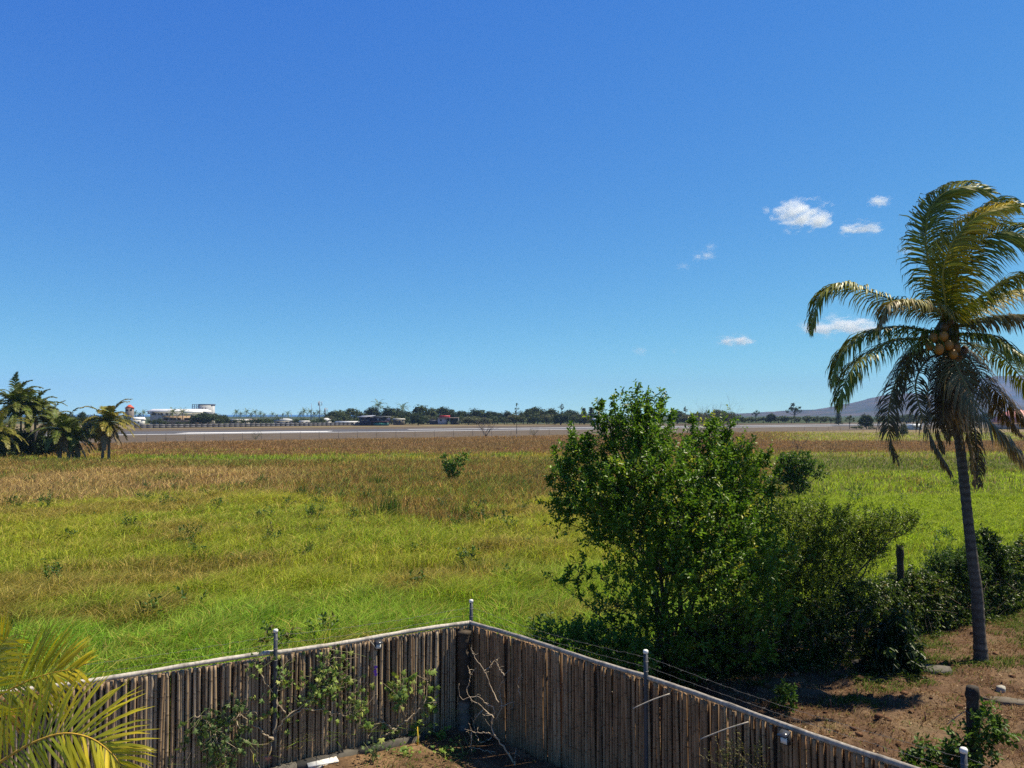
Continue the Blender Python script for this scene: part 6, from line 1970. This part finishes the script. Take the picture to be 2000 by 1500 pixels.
# ------------------------------------------------------------------ clouds: small bodies of real vapour high above the plain
def cloud(px, py, w, h, dens, lobes, seed, label, dist=9000):
    m, n, l, out = new_mat('cloud_vapour')
    tc = n.new('ShaderNodeTexCoord')
    best = None
    for (lx, ly, lz, r) in lobes:
        vd = n.new('ShaderNodeVectorMath'); vd.operation = 'DISTANCE'
        l.new(tc.outputs['Object'], vd.inputs[0]); vd.inputs[1].default_value = (lx, ly, lz)
        mr = n.new('ShaderNodeMapRange'); mr.inputs['From Min'].default_value = 0; mr.inputs['From Max'].default_value = r
        mr.inputs['To Min'].default_value = 1; mr.inputs['To Max'].default_value = 0
        l.new(vd.outputs['Value'], mr.inputs['Value'])
        if best is None: best = mr.outputs[0]
        else:
            mx = n.new('ShaderNodeMath'); mx.operation = 'MAXIMUM'; l.new(best, mx.inputs[0]); l.new(mr.outputs[0], mx.inputs[1]); best = mx.outputs[0]
    mp = n.new('ShaderNodeMapping'); mp.inputs['Location'].default_value = (seed * 3.1, seed * 1.7, 0); l.new(tc.outputs['Object'], mp.inputs['Vector'])
    nz = noise_node(n, l, 2.6, 5, mp.outputs[0], .6)
    ms = n.new('ShaderNodeMath'); ms.operation = 'MULTIPLY_ADD'; l.new(nz.outputs['Fac'], ms.inputs[0]); ms.inputs[1].default_value = 2.7; ms.inputs[2].default_value = -1.60
    ad = n.new('ShaderNodeMath'); ad.operation = 'ADD'; l.new(best, ad.inputs[0]); l.new(ms.outputs[0], ad.inputs[1])
    ml = n.new('ShaderNodeMath'); ml.operation = 'MULTIPLY'; ml.use_clamp = False; l.new(ad.outputs[0], ml.inputs[0]); ml.inputs[1].default_value = dens * .62
    mm = n.new('ShaderNodeMath'); mm.operation = 'MAXIMUM'; l.new(ml.outputs[0], mm.inputs[0]); mm.inputs[1].default_value = 0
    v = n.new('ShaderNodeVolumePrincipled'); v.inputs['Color'].default_value = (.98, .98, .98, 1); v.inputs['Anisotropy'].default_value = 0.2
    l.new(mm.outputs[0], v.inputs['Density']); l.new(v.outputs[0], out.inputs['Volume'])
    p = P(px, py, dist)
    sx, sz = w * .62 / 1500 * dist, h * .70 / 1500 * dist
    nu, nv = 24, 14
    u = np.arange(nu) * 2 * math.pi / nu; vv = np.linspace(.001, math.pi - .001, nv)
    U, VV = np.meshgrid(u, vv)
    XYZ = np.stack([np.sin(VV) * np.cos(U), np.sin(VV) * np.sin(U), np.cos(VV)], -1).reshape(-1, 3) * 1.0
    i = np.arange(nv - 1)[:, None] * nu; j = np.arange(nu)[None, :]
    b = MB(); b.add(XYZ, np.stack([i + j, i + nu + j, i + nu + (j + 1) % nu, i + (j + 1) % nu], -1).reshape(-1, 4), None, (.9, .9, .9))
    o = b.build('cloud', m)
    o.location = tuple(p); o.scale = (sx, min(sx, sz * 1.6), sz)
    return tag(o, label, 'cloud', 'small white clouds on the right')


B3 = [(-.35, 0, .15, .65), (.05, 0, -.2, .6), (.5, 0, -.25, .55), (-.1, 0, .35, .45)]
B2 = [(-.4, 0, -.1, .6), (.25, 0, .05, .75), (.65, 0, -.15, .4)]
B1 = [(0, 0, 0, .95)]
CL = [(1568, 420, 104, 54, .028, B3, 1, 'largest white cloud, left of the palm crown'), (1680, 446, 80, 28, .026, B2, 2, 'flat cloud right of and below the largest one'), (1717, 393, 46, 20, .024, B1, 3, 'small oval cloud above the flat one'),
      (1497, 411, 18, 15, .016, B1, 4, 'tiny puff left of the largest cloud'), (1374, 500, 42, 22, .010, B2, 5, 'faint wispy cloud beneath the largest cloud to the left'), (1388, 482, 22, 15, .009, B1, 6, 'faint scrap just above the wispy cloud'), (1334, 520, 32, 14, .005, B1, 7, 'faintest scrap left of the wispy cloud'), (1437, 666, 70, 24, .034, B2, 8, 'bright low cloud above the far trees, left of the palm'),
      (1640, 638, 140, 42, .028, B2, 9, 'low broad cloud partly behind the left palm fronds'), (1250, 686, 34, 18, .006, B1, 10, 'faint low puff above the big shrub'), (1316, 686, 12, 9, .008, B1, 11, 'tiny low speck of cloud right of the faint puff'), (1770, 490, 36, 18, .006, B1, 12, 'faint scrap touching the left side of the palm crown')]
for c in CL: cloud(*c)

# ------------------------------------------------------------------ haze between the balcony and the hills
HAZE = 1.0e-4
m, n, l, out = new_mat('haze_air')
v = n.new('ShaderNodeVolumePrincipled'); v.inputs['Color'].default_value = (.37, .57, 1.0, 1); v.inputs['Density'].default_value = HAZE; v.inputs['Anisotropy'].default_value = 0.0
l.new(v.outputs[0], out.inputs['Volume'])
b = MB(); b.box((-9000, -300, -3), (9000, 8200, 350))
o = b.build('haze', m); tag(o, kind='stuff')
